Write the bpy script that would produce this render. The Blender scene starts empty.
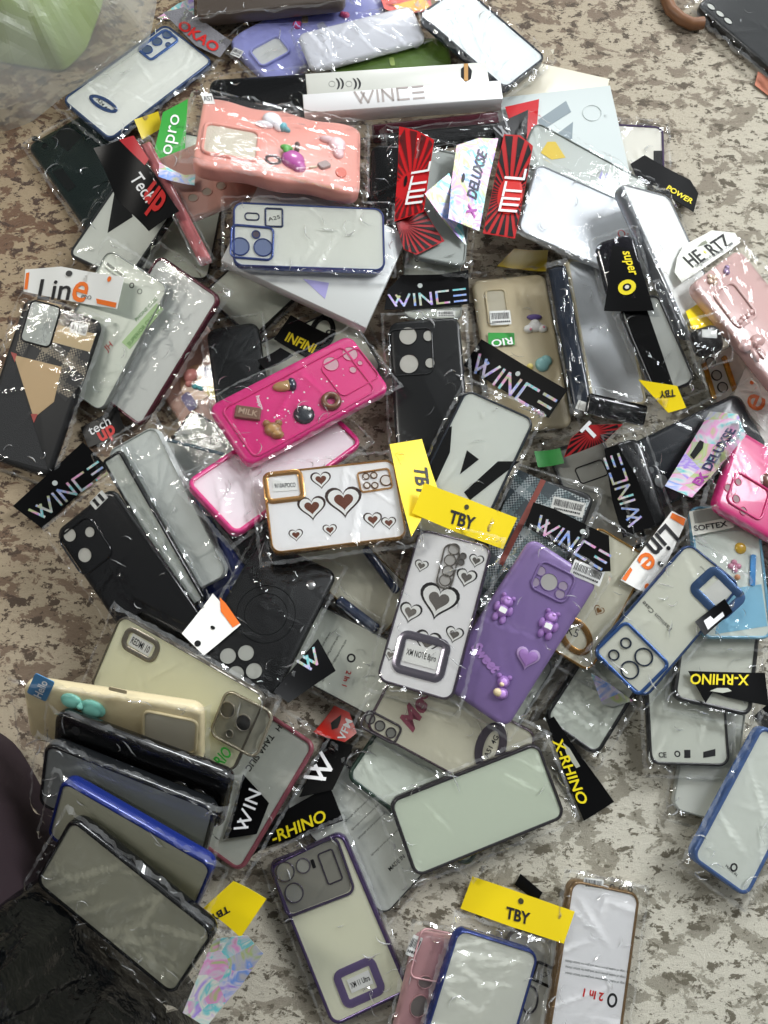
import bpy, bmesh, math, random
import numpy as np
from mathutils import Matrix, Vector
random.seed(7)
rng = np.random.default_rng(7)
SC = bpy.context.scene
COL = SC.collection
mm = 0.001
# ------------------------------------------------------------------ camera
F_PX, CAM_H, TILT = 760.0, 0.80, math.radians(14.5)
CAM = Vector((0, -CAM_H*math.tan(TILT), CAM_H))
FW = Vector((0, math.sin(TILT), -math.cos(TILT)))
UP = Vector((0, math.cos(TILT), math.sin(TILT)))
RT = Vector((1, 0, 0))
cd = bpy.data.cameras.new('camera'); co = bpy.data.objects.new('camera', cd); COL.objects.link(co)
cd.sensor_fit = 'VERTICAL'; cd.sensor_height = 24.0; cd.lens = 24.0*F_PX/1024.0
cd.clip_start = 0.01
co.location = CAM; co.rotation_euler = (TILT, 0, 0)
SC.camera = co
def ray(px, py):
    return FW*F_PX + RT*(px-384.0) + UP*(512.0-py)
def hit(px, py, O, n):
    d = ray(px, py)
    return CAM + d*((O-CAM).dot(n)/d.dot(n))
def at(px, py, z=0.0):
    return hit(px, py, Vector((0, 0, z)), Vector((0, 0, 1)))
# ------------------------------------------------------------------ heap height map
CELL = 0.0025
X0, Y0, NX, NY = -0.75, -0.75, 600, 680
HM = np.zeros((NX, NY))
def cells(x, y):
    i = np.clip(((np.asarray(x)-X0)/CELL).astype(int), 0, NX-1)
    j = np.clip(((np.asarray(y)-Y0)/CELL).astype(int), 0, NY-1)
    return i, j
def hm_at(x, y):
    i, j = cells(x, y); return HM[i, j]
def hm_raise(x, y, z):
    i, j = cells(x, y); np.maximum.at(HM, (i, j), z)
def rest_plane(x, y, cx, cy, cap, h=None):
    """lowest plane a+b(x-cx)+c(y-cy) that lies on the heap below the points"""
    h = hm_at(x, y) if h is None else h
    dx, dy = x-cx, y-cy
    B = C = 0.0; R = cap
    for it in range(5):
        bb = np.clip(B+np.linspace(-R, R, 11), -cap, cap); cc = np.clip(C+np.linspace(-R, R, 11), -cap, cap)
        b, c = np.meshgrid(bb, cc, indexing='ij')
        g = (h[None, None, :]-b[..., None]*dx-c[..., None]*dy).max(-1) + 1e-4*(abs(b)+abs(c))
        k = np.unravel_index(np.argmin(g), g.shape)
        B, C = float(b[k]), float(c[k]); R *= 0.3
    a = float((h-B*dx-C*dy).max())
    return a, B, C
# ------------------------------------------------------------------ materials
def lin(c):
    if isinstance(c, str):
        c = [int(c[i:i+2], 16) for i in (0, 2, 4)]
    o = []
    for v in c:
        v /= 255.0
        o.append(v/12.92 if v <= 0.04045 else ((v+0.055)/1.055)**2.4)
    return (*o, 1.0)
MATS = {}
def bsdf(m): return m.node_tree.nodes['Principled BSDF']
def mat(col, rough=0.4, metal=0.0, coat=0.0, bump=0.0, bscale=300.0, name=None, spec=.5):
    key = (str(col), rough, metal, coat, bump, bscale, spec)
    if key in MATS: return MATS[key]
    m = bpy.data.materials.new(name or 'm_'+str(col)); m.use_nodes = True
    b = bsdf(m); b.inputs['Base Color'].default_value = lin(col)
    b.inputs['Specular IOR Level'].default_value = spec
    b.inputs['Roughness'].default_value = rough; b.inputs['Metallic'].default_value = metal
    b.inputs['Coat Weight'].default_value = coat; b.inputs['Coat Roughness'].default_value = 0.06
    if bump:
        nt = m.node_tree; N = nt.nodes; K = nt.links
        tc = N.new('ShaderNodeTexCoord'); nz = N.new('ShaderNodeTexNoise'); bp = N.new('ShaderNodeBump')
        nz.inputs['Scale'].default_value = bscale; nz.inputs['Detail'].default_value = 4
        bp.inputs['Strength'].default_value = bump; bp.inputs['Distance'].default_value = 0.002
        K.new(tc.outputs['Object'], nz.inputs['Vector']); K.new(nz.outputs['Fac'], bp.inputs['Height'])
        K.new(bp.outputs['Normal'], b.inputs['Normal'])
    MATS[key] = m; return m
def film_mat(haze=0.0, gain=.6):
    """thin clear polypropylene film: mostly see-through, mirror-like at its creases"""
    m = bpy.data.materials.new('clear_film'); m.use_nodes = True
    nt = m.node_tree; N = nt.nodes; K = nt.links; N.clear()
    out = N.new('ShaderNodeOutputMaterial'); mix = N.new('ShaderNodeMixShader'); tr = N.new('ShaderNodeBsdfTransparent')
    gl = N.new('ShaderNodeBsdfGlossy'); gl.inputs['Roughness'].default_value = 0.05
    gl.inputs['Color'].default_value = (1, 1, 1, 1)
    fr = N.new('ShaderNodeFresnel'); fr.inputs['IOR'].default_value = 1.5
    mul = N.new('ShaderNodeMath'); mul.operation = 'MULTIPLY_ADD'; mul.inputs[1].default_value = gain; mul.inputs[2].default_value = 0.0
    tc = N.new('ShaderNodeTexCoord'); nz = N.new('ShaderNodeTexNoise'); nz.inputs['Scale'].default_value = 55
    nz.inputs['Detail'].default_value = 5; nz.inputs['Distortion'].default_value = 1.2
    bp = N.new('ShaderNodeBump'); bp.inputs['Strength'].default_value = 0.10; bp.inputs['Distance'].default_value = 0.003
    K.new(tc.outputs['Object'], nz.inputs['Vector']); K.new(nz.outputs['Fac'], bp.inputs['Height'])
    K.new(bp.outputs['Normal'], gl.inputs['Normal']); K.new(bp.outputs['Normal'], fr.inputs['Normal'])
    K.new(fr.outputs['Fac'], mul.inputs[0]); K.new(mul.outputs[0], mix.inputs['Fac'])
    if haze:
        df = N.new('ShaderNodeBsdfDiffuse'); df.inputs['Color'].default_value = (.85, .87, .87, 1); m2 = N.new('ShaderNodeMixShader'); m2.inputs[0].default_value = haze
        K.new(tr.outputs[0], m2.inputs[1]); K.new(df.outputs[0], m2.inputs[2]); tr = m2
    K.new(tr.outputs[0], mix.inputs[1]); K.new(gl.outputs[0], mix.inputs[2])
    K.new(mix.outputs[0], out.inputs['Surface'])
    return m
def holo_mat(scale=38, name='holographic_foil', dark=False):
    m = bpy.data.materials.new(name); m.use_nodes = True
    nt = m.node_tree; N = nt.nodes; K = nt.links; b = bsdf(m)
    tc = N.new('ShaderNodeTexCoord'); nz = N.new('ShaderNodeTexVoronoi'); nz.inputs['Scale'].default_value = scale
    nn = N.new('ShaderNodeTexNoise'); nn.inputs['Scale'].default_value = scale*0.7; nn.inputs['Distortion'].default_value = 2.5
    mx = N.new('ShaderNodeMath'); mx.operation = 'ADD'
    cr = N.new('ShaderNodeValToRGB')
    cs = ['b9b4b6', '6f95dc', 'd0cad8', '9d7fd8', 'dcd8cc', '62bfc4', 'c6c4ca', 'd890c2', 'aab97a', 'b4b4bc']
    el = cr.color_ramp.elements
    for i, c in enumerate(cs):
        e = el[i] if i < 2 else el.new(i/9.0)
        e.position = i/9.0; e.color = lin(c)
    fr = N.new('ShaderNodeMath'); fr.operation = 'FRACT'
    sp = N.new('ShaderNodeSeparateColor')
    K.new(tc.outputs['Object'], nz.inputs['Vector']); K.new(tc.outputs['Object'], nn.inputs['Vector'])
    K.new(nz.outputs['Color'], sp.inputs[0]); K.new(sp.outputs[0], mx.inputs[0]); K.new(nn.outputs['Fac'], mx.inputs[1])
    K.new(mx.outputs[0], fr.inputs[0]); K.new(fr.outputs[0], cr.inputs[0]); K.new(cr.outputs[0], b.inputs['Base Color'])
    b.inputs['Metallic'].default_value = 0.2; b.inputs['Roughness'].default_value = 0.42
    return m
def plaid_mat(name, cols, s, rot):
    """woven check: crossing bands of thread colours"""
    m = bpy.data.materials.new(name); m.use_nodes = True
    nt = m.node_tree; N = nt.nodes; K = nt.links; b = bsdf(m)
    tc = N.new('ShaderNodeTexCoord'); mp = N.new('ShaderNodeMapping'); mp.inputs['Rotation'].default_value[2] = rot
    K.new(tc.outputs['Object'], mp.inputs['Vector']); sx = N.new('ShaderNodeSeparateXYZ'); K.new(mp.outputs[0], sx.inputs[0])
    def band(axis, scale, ph):
        a = N.new('ShaderNodeMath'); a.operation = 'MULTIPLY_ADD'; a.inputs[1].default_value = scale; a.inputs[2].default_value = ph
        K.new(sx.outputs[axis], a.inputs[0]); f = N.new('ShaderNodeMath'); f.operation = 'FRACT'; K.new(a.outputs[0], f.inputs[0])
        c = N.new('ShaderNodeValToRGB'); c.color_ramp.interpolation = 'CONSTANT'
        c.color_ramp.elements[0].color = lin(cols[0]); c.color_ramp.elements[1].position = 0.55; c.color_ramp.elements[1].color = lin(cols[1])
        e = c.color_ramp.elements.new(0.8); e.color = lin(cols[2])
        K.new(f.outputs[0], c.inputs[0]); return c.outputs[0]
    ck = N.new('ShaderNodeTexChecker'); ck.inputs['Scale'].default_value = 520
    K.new(mp.outputs[0], ck.inputs['Vector'])
    mix = N.new('ShaderNodeMix'); mix.data_type = 'RGBA'
    K.new(ck.outputs['Fac'], mix.inputs[0]); K.new(band(0, s, .1), mix.inputs[6]); K.new(band(1, s, .3), mix.inputs[7])
    K.new(mix.outputs[2], b.inputs['Base Color']); b.inputs['Roughness'].default_value = 0.55
    return m
FILM = film_mat(); SEAL = film_mat(.09, 1.2); SEAL.name = 'film_seal'; CREASE_GLINT = film_mat(.28, 7.0); CREASE_GLINT.name = 'film_crease_glint'; HOLO = holo_mat(); HOLO_BIG = holo_mat(48, 'holographic_pouch')  # crease film is whitened and over-reflective, painting in bright glints
HOLO_INK = holo_mat(60, 'holographic_ink')
WHITE, PAPER = mat('e9eae6', .5), mat('e6e9df', .55, bump=.05, bscale=260)
BLACK, GLOSSK = mat('0b0b0c', .4, spec=.3), mat('070708', .3, spec=.22)
YEL = mat('f4d80a', .38); YTXT = mat('f0dc1e', .4); WTXT = mat('ececec', .4); KTXT = mat('17171a', .5); RTXT = mat('c8201e', .45)
ORG = mat('ee7420', .45); GREEN = mat('2c9a32', .4)
# ------------------------------------------------------------------ outlines and meshes
def rrect(w, l, r, n=6):
    w, l = w/2, l/2; r = max(min(r, w*.999, l*.999), 1e-5); p = []
    for cx, cy, a0 in ((w-r, l-r, 0), (-w+r, l-r, 90), (-w+r, -l+r, 180), (w-r, -l+r, 270)):
        for k in range(n+1):
            a = math.radians(a0+90*k/n); p.append((cx+r*math.cos(a), cy+r*math.sin(a)))
    return p
def ellipse(rx, ry, n=28):
    return [(rx*math.cos(2*math.pi*k/n), ry*math.sin(2*math.pi*k/n)) for k in range(n)]
def heart(s, n=32):
    p = []
    for k in range(n):
        t = 2*math.pi*k/n
        x = 16*math.sin(t)**3; y = 13*math.cos(t)-5*math.cos(2*t)-2*math.cos(3*t)-math.cos(4*t)
        p.append((-x*s/17.0, (y+2.5)*s/17.0))
    return p
def scale_o(o, k, dx=0, dy=0, rot=0):
    c, s = math.cos(rot), math.sin(rot)
    return [((x*c-y*s)*k+dx, (x*s+y*c)*k+dy) for x, y in o]
def loft(loops, cap0=False, cap1=True, close=False):
    v, f = [], []; n = len(loops[0][0])
    for o, z in loops: v += [(x, y, z) for x, y in o]
    m = len(loops); R = m if close else m-1
    for i in range(R):
        a, b = i*n, ((i+1) % m)*n
        for k in range(n):
            q = (k+1) % n; f.append((a+k, a+q, b+q, b+k))
    if cap1 and not close: f.append(tuple((m-1)*n+k for k in range(n)))
    if cap0 and not close: f.append(tuple(reversed(range(n))))
    return v, f
def join(*parts):
    V, Fc = [], []
    for v, f in parts:
        b = len(V); V += list(v); Fc += [tuple(b+i for i in q) for q in f]
    return V, Fc
def xform(vf, M):
    return [tuple(M @ Vector(p)) for p in vf[0]], vf[1]
def shift(vf, dx, dy, dz=0, rot=0):
    c, s = math.cos(rot), math.sin(rot)
    return [(x*c-y*s+dx, x*s+y*c+dy, z+dz) for x, y, z in vf[0]], vf[1]
def ball(sx, sy, sz, cx=0, cy=0, cz=0, nu=14, nv=8):
    v = [(cx, cy, cz+sz)]; f = []
    for j in range(1, nv):
        a = math.pi*j/nv
        for k in range(nu):
            b = 2*math.pi*k/nu; v.append((cx+sx*math.sin(a)*math.cos(b), cy+sy*math.sin(a)*math.sin(b), cz+sz*math.cos(a)))
    v.append((cx, cy, cz-sz)); e = len(v)-1
    for k in range(nu):
        q = (k+1) % nu; f.append((0, 1+k, 1+q))
        for j in range(nv-2):
            a = 1+j*nu; f.append((a+k, a+nu+k, a+nu+q, a+q))
        a = 1+(nv-2)*nu; f.append((a+q, a+k, e))
    return v, f
def tube(pts, r, n=8, closed=False):
    pts = [Vector(p) for p in pts]; v, f = [], []; m = len(pts)
    for i, p in enumerate(pts):
        a = pts[i-1] if (i or closed) else p; b = pts[(i+1) % m] if (i < m-1 or closed) else p
        t = (b-a).normalized(); u = t.cross(Vector((0, 0, 1)))
        u = u.normalized() if u.length > 1e-6 else Vector((1, 0, 0)); w = u.cross(t)
        rr = r(i/(m-1)) if callable(r) else r
        for k in range(n):
            g = 2*math.pi*k/n; v.append(tuple(p+u*rr*math.cos(g)+w*rr*math.sin(g)))
    for i in range(m if closed else m-1):
        a, b = i*n, ((i+1) % m)*n
        for k in range(n): q = (k+1) % n; f.append((a+k, a+q, b+q, b+k))
    if not closed: f.append(tuple(reversed(range(n)))); f.append(tuple((m-1)*n+k for k in range(n)))
    return v, f
def slab(o, z0, z1, b=0.0):
    if b <= 0: return loft([(o, z0), (o, z1)], True, True)
    s = max(max(abs(x) for x, _ in o), max(abs(y) for _, y in o)); k = max(.3, 1-b/s)
    cx = sum(x for x, _ in o)/len(o); cy = sum(y for _, y in o)/len(o)
    inn = [(cx+(x-cx)*k, cy+(y-cy)*k) for x, y in o]
    mid = [(cx+(x-cx)*(1+k)/2*1.0, cy+(y-cy)*(1+k)/2) for x, y in o]
    return loft([(o, z0), (o, z1-b), (mid, z1-b*.3), (inn, z1)], True, True)
def make(name, vf, m, parent=None, smooth=False):
    me = bpy.data.meshes.new(name); me.from_pydata(list(vf[0]), [], list(vf[1])); me.update()
    me.materials.append(m)
    if smooth:
        me.polygons.foreach_set('use_smooth', [True]*len(me.polygons))
        me.update()
        try: me.set_sharp_from_angle(angle=math.radians(48))
        except Exception: pass
    o = bpy.data.objects.new(name, me); COL.objects.link(o)
    if parent is not None: o.parent = parent
    return o
def tag(o, label, cat, group=None, kind=None):
    o['label'] = label; o['category'] = cat
    if group: o['group'] = group
    if kind: o['kind'] = kind
# ------------------------------------------------------------------ lettering
TXT = {}
def text_vf(s, bold=0.0, shear=0.0):
    k = (s, bold, shear)
    if k in TXT: return TXT[k]
    c = bpy.data.curves.new('t', 'FONT'); c.body = s; c.size = 1; c.offset = bold; c.shear = shear; c.resolution_u = 3
    o = bpy.data.objects.new('t', c); COL.objects.link(o)
    dg = bpy.context.evaluated_depsgraph_get(); dg.update()
    me = bpy.data.meshes.new_from_object(o.evaluated_get(dg))
    v = [tuple(p.co) for p in me.vertices]; f = [tuple(p.vertices) for p in me.polygons]
    bpy.data.objects.remove(o); bpy.data.curves.remove(c); bpy.data.meshes.remove(me)
    TXT[k] = (v, f); return TXT[k]
def strokes(lines, t):
    v, f = [], []
    for (x0, y0, x1, y1) in lines:
        d = Vector((x1-x0, y1-y0)); d.normalize(); n = Vector((-d.y, d.x))*t/2; d = d*t*.35
        b = len(v)
        v += [(x0-d.x-n.x, y0-d.y-n.y, 0), (x1+d.x-n.x, y1+d.y-n.y, 0), (x1+d.x+n.x, y1+d.y+n.y, 0), (x0-d.x+n.x, y0-d.y+n.y, 0)]
        f.append((b, b+1, b+2, b+3))
    return v, f
WINCE = strokes([(0, 1, .42, 0), (.36, .12, .72, .85), (.5, .95, .95, 0), (.95, 0, 1.4, 1), (1.72, 0, 1.72, 1), (2.1, 0, 2.1, 1), (2.1, 1, 2.85, 0), (2.85, 0, 2.85, 1),
                 (4.05, 1, 3.25, 1), (3.25, 1, 3.25, 0), (3.25, 0, 4.05, 0), (4.42, 1, 5.2, 1), (4.42, .5, 5.2, .5), (4.42, 0, 5.2, 0)], .16)
WIN_ = strokes([(0, 1, .42, 0), (.36, .12, .72, .85), (.5, .95, .95, 0), (.95, 0, 1.4, 1), (1.72, 0, 1.72, 1), (2.1, 0, 2.1, 1), (2.1, 1, 2.85, 0), (2.85, 0, 2.85, 1)], .16)
W_ = strokes([(0, 1, .42, 0), (.36, .12, .72, .85), (.5, .95, .95, 0), (.95, 0, 1.4, 1)], .18)
MTL = strokes([(0, 0, 0, 1), (0, 1, .35, 1), (.35, 1, .35, 0), (.35, 1, .7, 1), (.7, 1, .7, 0), (1.15, 0, 1.15, 1), (.85, 1, 1.6, 1), (1.85, 1.1, 1.85, 0), (1.85, 0, 2.35, 0)], .14)
# ------------------------------------------------------------------ a resting plane with its own axes
class Fr:
    """local frame: matrix M (x, y in the plane, z its normal) and the height h of the face one sees"""
    def __init__(s, M, h=0.0): s.M, s.h = M, h; s.I = M.inverted()
    def loc(s, p, h=None):
        n = s.M.col[2].to_3d(); O = s.M.translation+n*(s.h if h is None else h)
        q = s.I @ hit(p[0], p[1], O, n); return q.x, q.y
    def ang(s, p0, p1):
        a, b = s.loc(p0), s.loc(p1); return math.atan2(b[1]-a[1], b[0]-a[0])
def axes(O, n, yd):
    y = (yd-n*yd.dot(n)).normalized(); x = y.cross(n)
    M = Matrix.Identity(4)
    for i, c in enumerate((x, y, n)): M.col[i][0:3] = c
    M.translation = O; return M
def vrest(M, W, L, T, pad=0.0):
    """how far to lift M so that a W x L underside clears the heap"""
    u = np.linspace(-W/2-pad, W/2+pad, max(6, int(W/.004))); v = np.linspace(-L/2-pad, L/2+pad, max(6, int(L/.004)))
    U, V = np.meshgrid(u, v); R = np.array(M)
    X = R[0, 0]*U+R[0, 1]*V+R[0, 3]; Y = R[1, 0]*U+R[1, 1]*V+R[1, 3]; Z = R[2, 0]*U+R[2, 1]*V+R[2, 3]
    return float((hm_at(X, Y)-Z).max())
def stamp(M, W, L, T, extra=0.0009):
    u = np.linspace(-W/2, W/2, max(4, int(W/.0016))); v = np.linspace(-L/2, L/2, max(4, int(L/.0016)))
    U, V = np.meshgrid(u, v); R = np.array(M)
    for w in (T+extra, T*.5, 0):
        X = R[0, 0]*U+R[0, 1]*V+R[0, 2]*w+R[0, 3]; Y = R[1, 0]*U+R[1, 1]*V+R[1, 2]*w+R[1, 3]; Z = R[2, 0]*U+R[2, 1]*V+R[2, 2]*w+R[2, 3]
        hm_raise(X.ravel(), Y.ravel(), Z.ravel())
NOTES = []
def settle(q, T, cap=0.16, roll=0.0, Lr=(.132, .192), Wr=(.058, .094), rest=True, lift=0.0):
    """q: TL, TR, BR, BL as seen. Finds where the slab of thickness T lies. roll>0: its right side is the low one (degrees)"""
    n = Vector((0, 0, 1)); O = Vector((0, 0, .02)); M = None
    def fit(O, n):
        P = [hit(x, y, O+n*T, n) for x, y in q]
        c = (P[0]+P[1]+P[2]+P[3])/4
        yd = ((P[0]-P[3])+(P[1]-P[2])).normalized()
        L = ((P[0]-P[3]).length+(P[1]-P[2]).length)/2
        x = yd.cross(n)
        W = (abs((P[1]-P[0]).dot(x))+abs((P[2]-P[3]).dot(x)))/2
        return c-n*T, yd, min(max(L, Lr[0]), Lr[1]), min(max(W, Wr[0]), Wr[1])
    B = G = 0.0
    for it in range(10):
        c, yd, L, W = fit(O, n)
        if roll:
            yh = Vector((yd.x, yd.y, 0)).normalized(); d = Vector((yh.y, -yh.x, 0))*(1 if roll > 0 else -1)
            f = math.radians(abs(roll)); n = d*math.sin(f)+Vector((0, 0, math.cos(f)))
            M = axes(c, n, yh)
            O = c+Vector((0, 0, vrest(M, W, L, T)))
            M = axes(O, n, yh)
        else:
            Mf = axes(Vector((c.x, c.y, 0)), Vector((0, 0, 1)), yd)
            U, V = np.meshgrid(np.linspace(-W/2, W/2, 20), np.linspace(-L/2, L/2, 38)); R = np.array(Mf)
            X = (R[0, 0]*U+R[0, 1]*V+c.x).ravel(); Y = (R[1, 0]*U+R[1, 1]*V+c.y).ravel()
            a, b, g = rest_plane(X, Y, c.x, c.y, cap)
            w = 1.0 if it < 2 else .35
            B += (b-B)*w; G += (g-G)*w
            n = Vector((-B, -G, 1)).normalized()
            M = axes(Vector((c.x, c.y, 0)), n, yd)
            z = vrest(M, W, L, T)
            O = Vector((c.x, c.y, O.z+(z-O.z)*(1 if it < 2 else .5))); M = axes(O, n, yd)
    c, yd, L, W = fit(O, n)
    if roll: yd = Vector((yd.x, yd.y, 0)).normalized()
    M = axes(c, n, yd)
    d = vrest(M, W, L, T)
    M.translation.z += (d if d > -.004 else 0)+.0004+lift
    return M, W, L
# ------------------------------------------------------------------ things
PROF = 7
class Case:
    pass
def root_empty(name, M):
    o = bpy.data.objects.new(name, None); COL.objects.link(o); o.matrix_world = M; o.empty_display_size = .02; return o
def wavy(o, amp, lam):
    if not amp: return o
    return [(x*(1+amp*math.cos(2*math.pi*y/lam)), y) for x, y in o]
BAGS = []
def bag(c, mg=(.010, .010, .005), seed=0, amp=.0012, folds=12, streaks=17):
    """clear film sleeve: lies on the face, droops at the margins and rests on what lies below"""
    W, L, T = c.W, c.L, c.T
    r = random.Random(seed*31+5)
    small = W*L < .004
    nu, nv = (17, 21) if small else (31, 57)
    x0, x1, y0, y1 = -W/2-mg[2], W/2+mg[2], -L/2-mg[1], L/2+mg[0]
    X = np.empty((nv, nu)); Y = np.empty((nv, nu))
    for j in range(nv):
        for i in range(nu):
            X[j, i] = x0+(x1-x0)*i/(nu-1)+r.uniform(-1, 1)*.0008; Y[j, i] = y0+(y1-y0)*j/(nv-1)+r.uniform(-1, 1)*.0008
    D = np.hypot(np.maximum(abs(X)-W/2, 0), np.maximum(abs(Y)-L/2, 0))
    Z = np.full_like(X, T+.0009+c.bump)
    for k in range(int(folds*1.6)):
        a = r.uniform(0, math.pi); px, py = r.uniform(x0, x1), r.uniform(y0, y1)
        if r.random() < .45: px, py = (r.choice((x0, x1))*.9, r.choice((y0, y1))*.9)
        ca, sa, w, am, ln = math.cos(a), math.sin(a), r.uniform(.0022, .0045), r.uniform(.35, 1)*amp, r.uniform(.02, .06)
        t = abs((X-px)*ca+(Y-py)*sa); q = abs(-(X-px)*sa+(Y-py)*ca)
        Z += np.where((t < w) & (q < ln), am*(1-t/w)*(1-q/ln), 0)
    G = np.array([[r.uniform(0, .0060) for _ in range(nu//2+3)] for _ in range(nv//2+3)])
    gi, gj = np.arange(nu)/2.3, np.arange(nv)/2.3
    i0, j0 = gi.astype(int), gj.astype(int); fi, fj = (gi-i0)[None, :], (gj-j0)[:, None]
    J = (G[j0][:, i0]*(1-fi)+G[j0][:, i0+1]*fi)*(1-fj)+(G[j0+1][:, i0]*(1-fi)+G[j0+1][:, i0+1]*fi)*fj
    Z += np.where(D > 0, -np.minimum(D*.6, T*.85)+J*np.minimum(1, D/.003), 0)
    R = np.array(c.M)
    wx, wy, wz = (R[k, 0]*X+R[k, 1]*Y+R[k, 2]*Z+R[k, 3] for k in range(3))
    lo = hm_at(wx, wy)+.0008
    Z += np.where((D > 0) & (wz < lo), np.minimum((lo-wz)/max(R[2, 2], .4), .02), 0)
    BAGS.append((c, X, Y, Z, D, nu, nv, r, len(CASES), streaks, (x0, x1, y0, y1)))
def finish_bags():
    """films are pressed down where a later case lies on them; then creased and built"""
    inv = [(np.array(k.M.inverted()), k.W/2+.002, k.L/2+.002) for k in CASES]
    def press(c, first, X, Y, Z):
        R = np.array(c.M); free = np.ones(X.shape, bool)
        wx, wy, wz = (R[k, 0]*X+R[k, 1]*Y+R[k, 2]*Z+R[k, 3] for k in range(3))
        for I, hw, hl in inv[first+1:]:
            lx, ly, lz = (I[k, 0]*wx+I[k, 1]*wy+I[k, 2]*wz+I[k, 3] for k in range(3))
            m = (abs(lx) < hw) & (abs(ly) < hl) & (lz < .012)
            free &= ~m
            push = np.where(m & (lz > -.0006), lz+.0006, 0)
            wz = wz-push; Z = Z-push
        return Z, free
    for c, X, Y, Z, D, nu, nv, r, first, streaks, (x0, x1, y0, y1) in BAGS:
        Z2, free = press(c, first, X, Y, Z)
        Z2 = np.where(D <= 0, np.maximum(Z2, c.T+.00015), Z2)
        V = [(float(a), float(b), float(d)) for a, b, d in zip(X.ravel(), Y.ravel(), Z2.ravel())]
        Fc = [(j*nu+i, j*nu+i+1, (j+1)*nu+i+1, (j+1)*nu+i) for j in range(nv-1) for i in range(nu-1)]
        seal = [1 if (f % nu in (0, nu-2) or f//nu in (0, nv-2)) else 0 for f in (q[0] for q in Fc)]
        n0 = len(Fc)
        for s in range(int(streaks*(c.W*c.L/.0128)**.5)+3):
            a = r.uniform(0, 6.28); e = r.random()
            px, py = r.uniform(x0, x1)*.95, r.uniform(y0, y1)*.95
            if e < .55:
                if r.random() < .5: px = r.choice((x0, x1))*r.uniform(.86, .98); a = math.pi/2+r.uniform(-.5, .5)
                else: py = r.choice((y0, y1))*r.uniform(.9, .99); a = r.uniform(-.5, .5)
            n = r.randint(4, 9); st = r.uniform(.0014, .0028); k = r.uniform(-.45, .45); h0 = r.uniform(.0004, .0010); w0 = r.uniform(.0004, .0010)
            P = []
            for t in range(n+1):
                P.append((px, py, a)); px += st*math.cos(a); py += st*math.sin(a); a += k+r.uniform(-.25, .25)
            P = [p for p in P if x0 < p[0] < x1 and y0 < p[1] < y1]
            if len(P) < 3: continue
            PX = np.array([p[0] for p in P]); PY = np.array([p[1] for p in P])
            fi = ((PX-x0)/(x1-x0)*(nu-1)).round().astype(int).clip(0, nu-1); fj = ((PY-y0)/(y1-y0)*(nv-1)).round().astype(int).clip(0, nv-1)
            if not free[fj, fi].all(): continue
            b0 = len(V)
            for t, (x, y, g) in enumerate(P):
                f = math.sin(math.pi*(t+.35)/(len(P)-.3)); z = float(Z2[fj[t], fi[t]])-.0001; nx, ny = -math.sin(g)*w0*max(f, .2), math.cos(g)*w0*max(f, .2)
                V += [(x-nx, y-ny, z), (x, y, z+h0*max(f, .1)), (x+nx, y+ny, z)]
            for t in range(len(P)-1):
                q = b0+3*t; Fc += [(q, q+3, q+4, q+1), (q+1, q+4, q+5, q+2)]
        o = make('plastic_bag', (V, Fc), FILM, c.o); o.data.materials.append(SEAL); o.data.materials.append(CREASE_GLINT)
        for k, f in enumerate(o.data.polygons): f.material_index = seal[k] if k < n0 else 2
CASES = []
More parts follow.
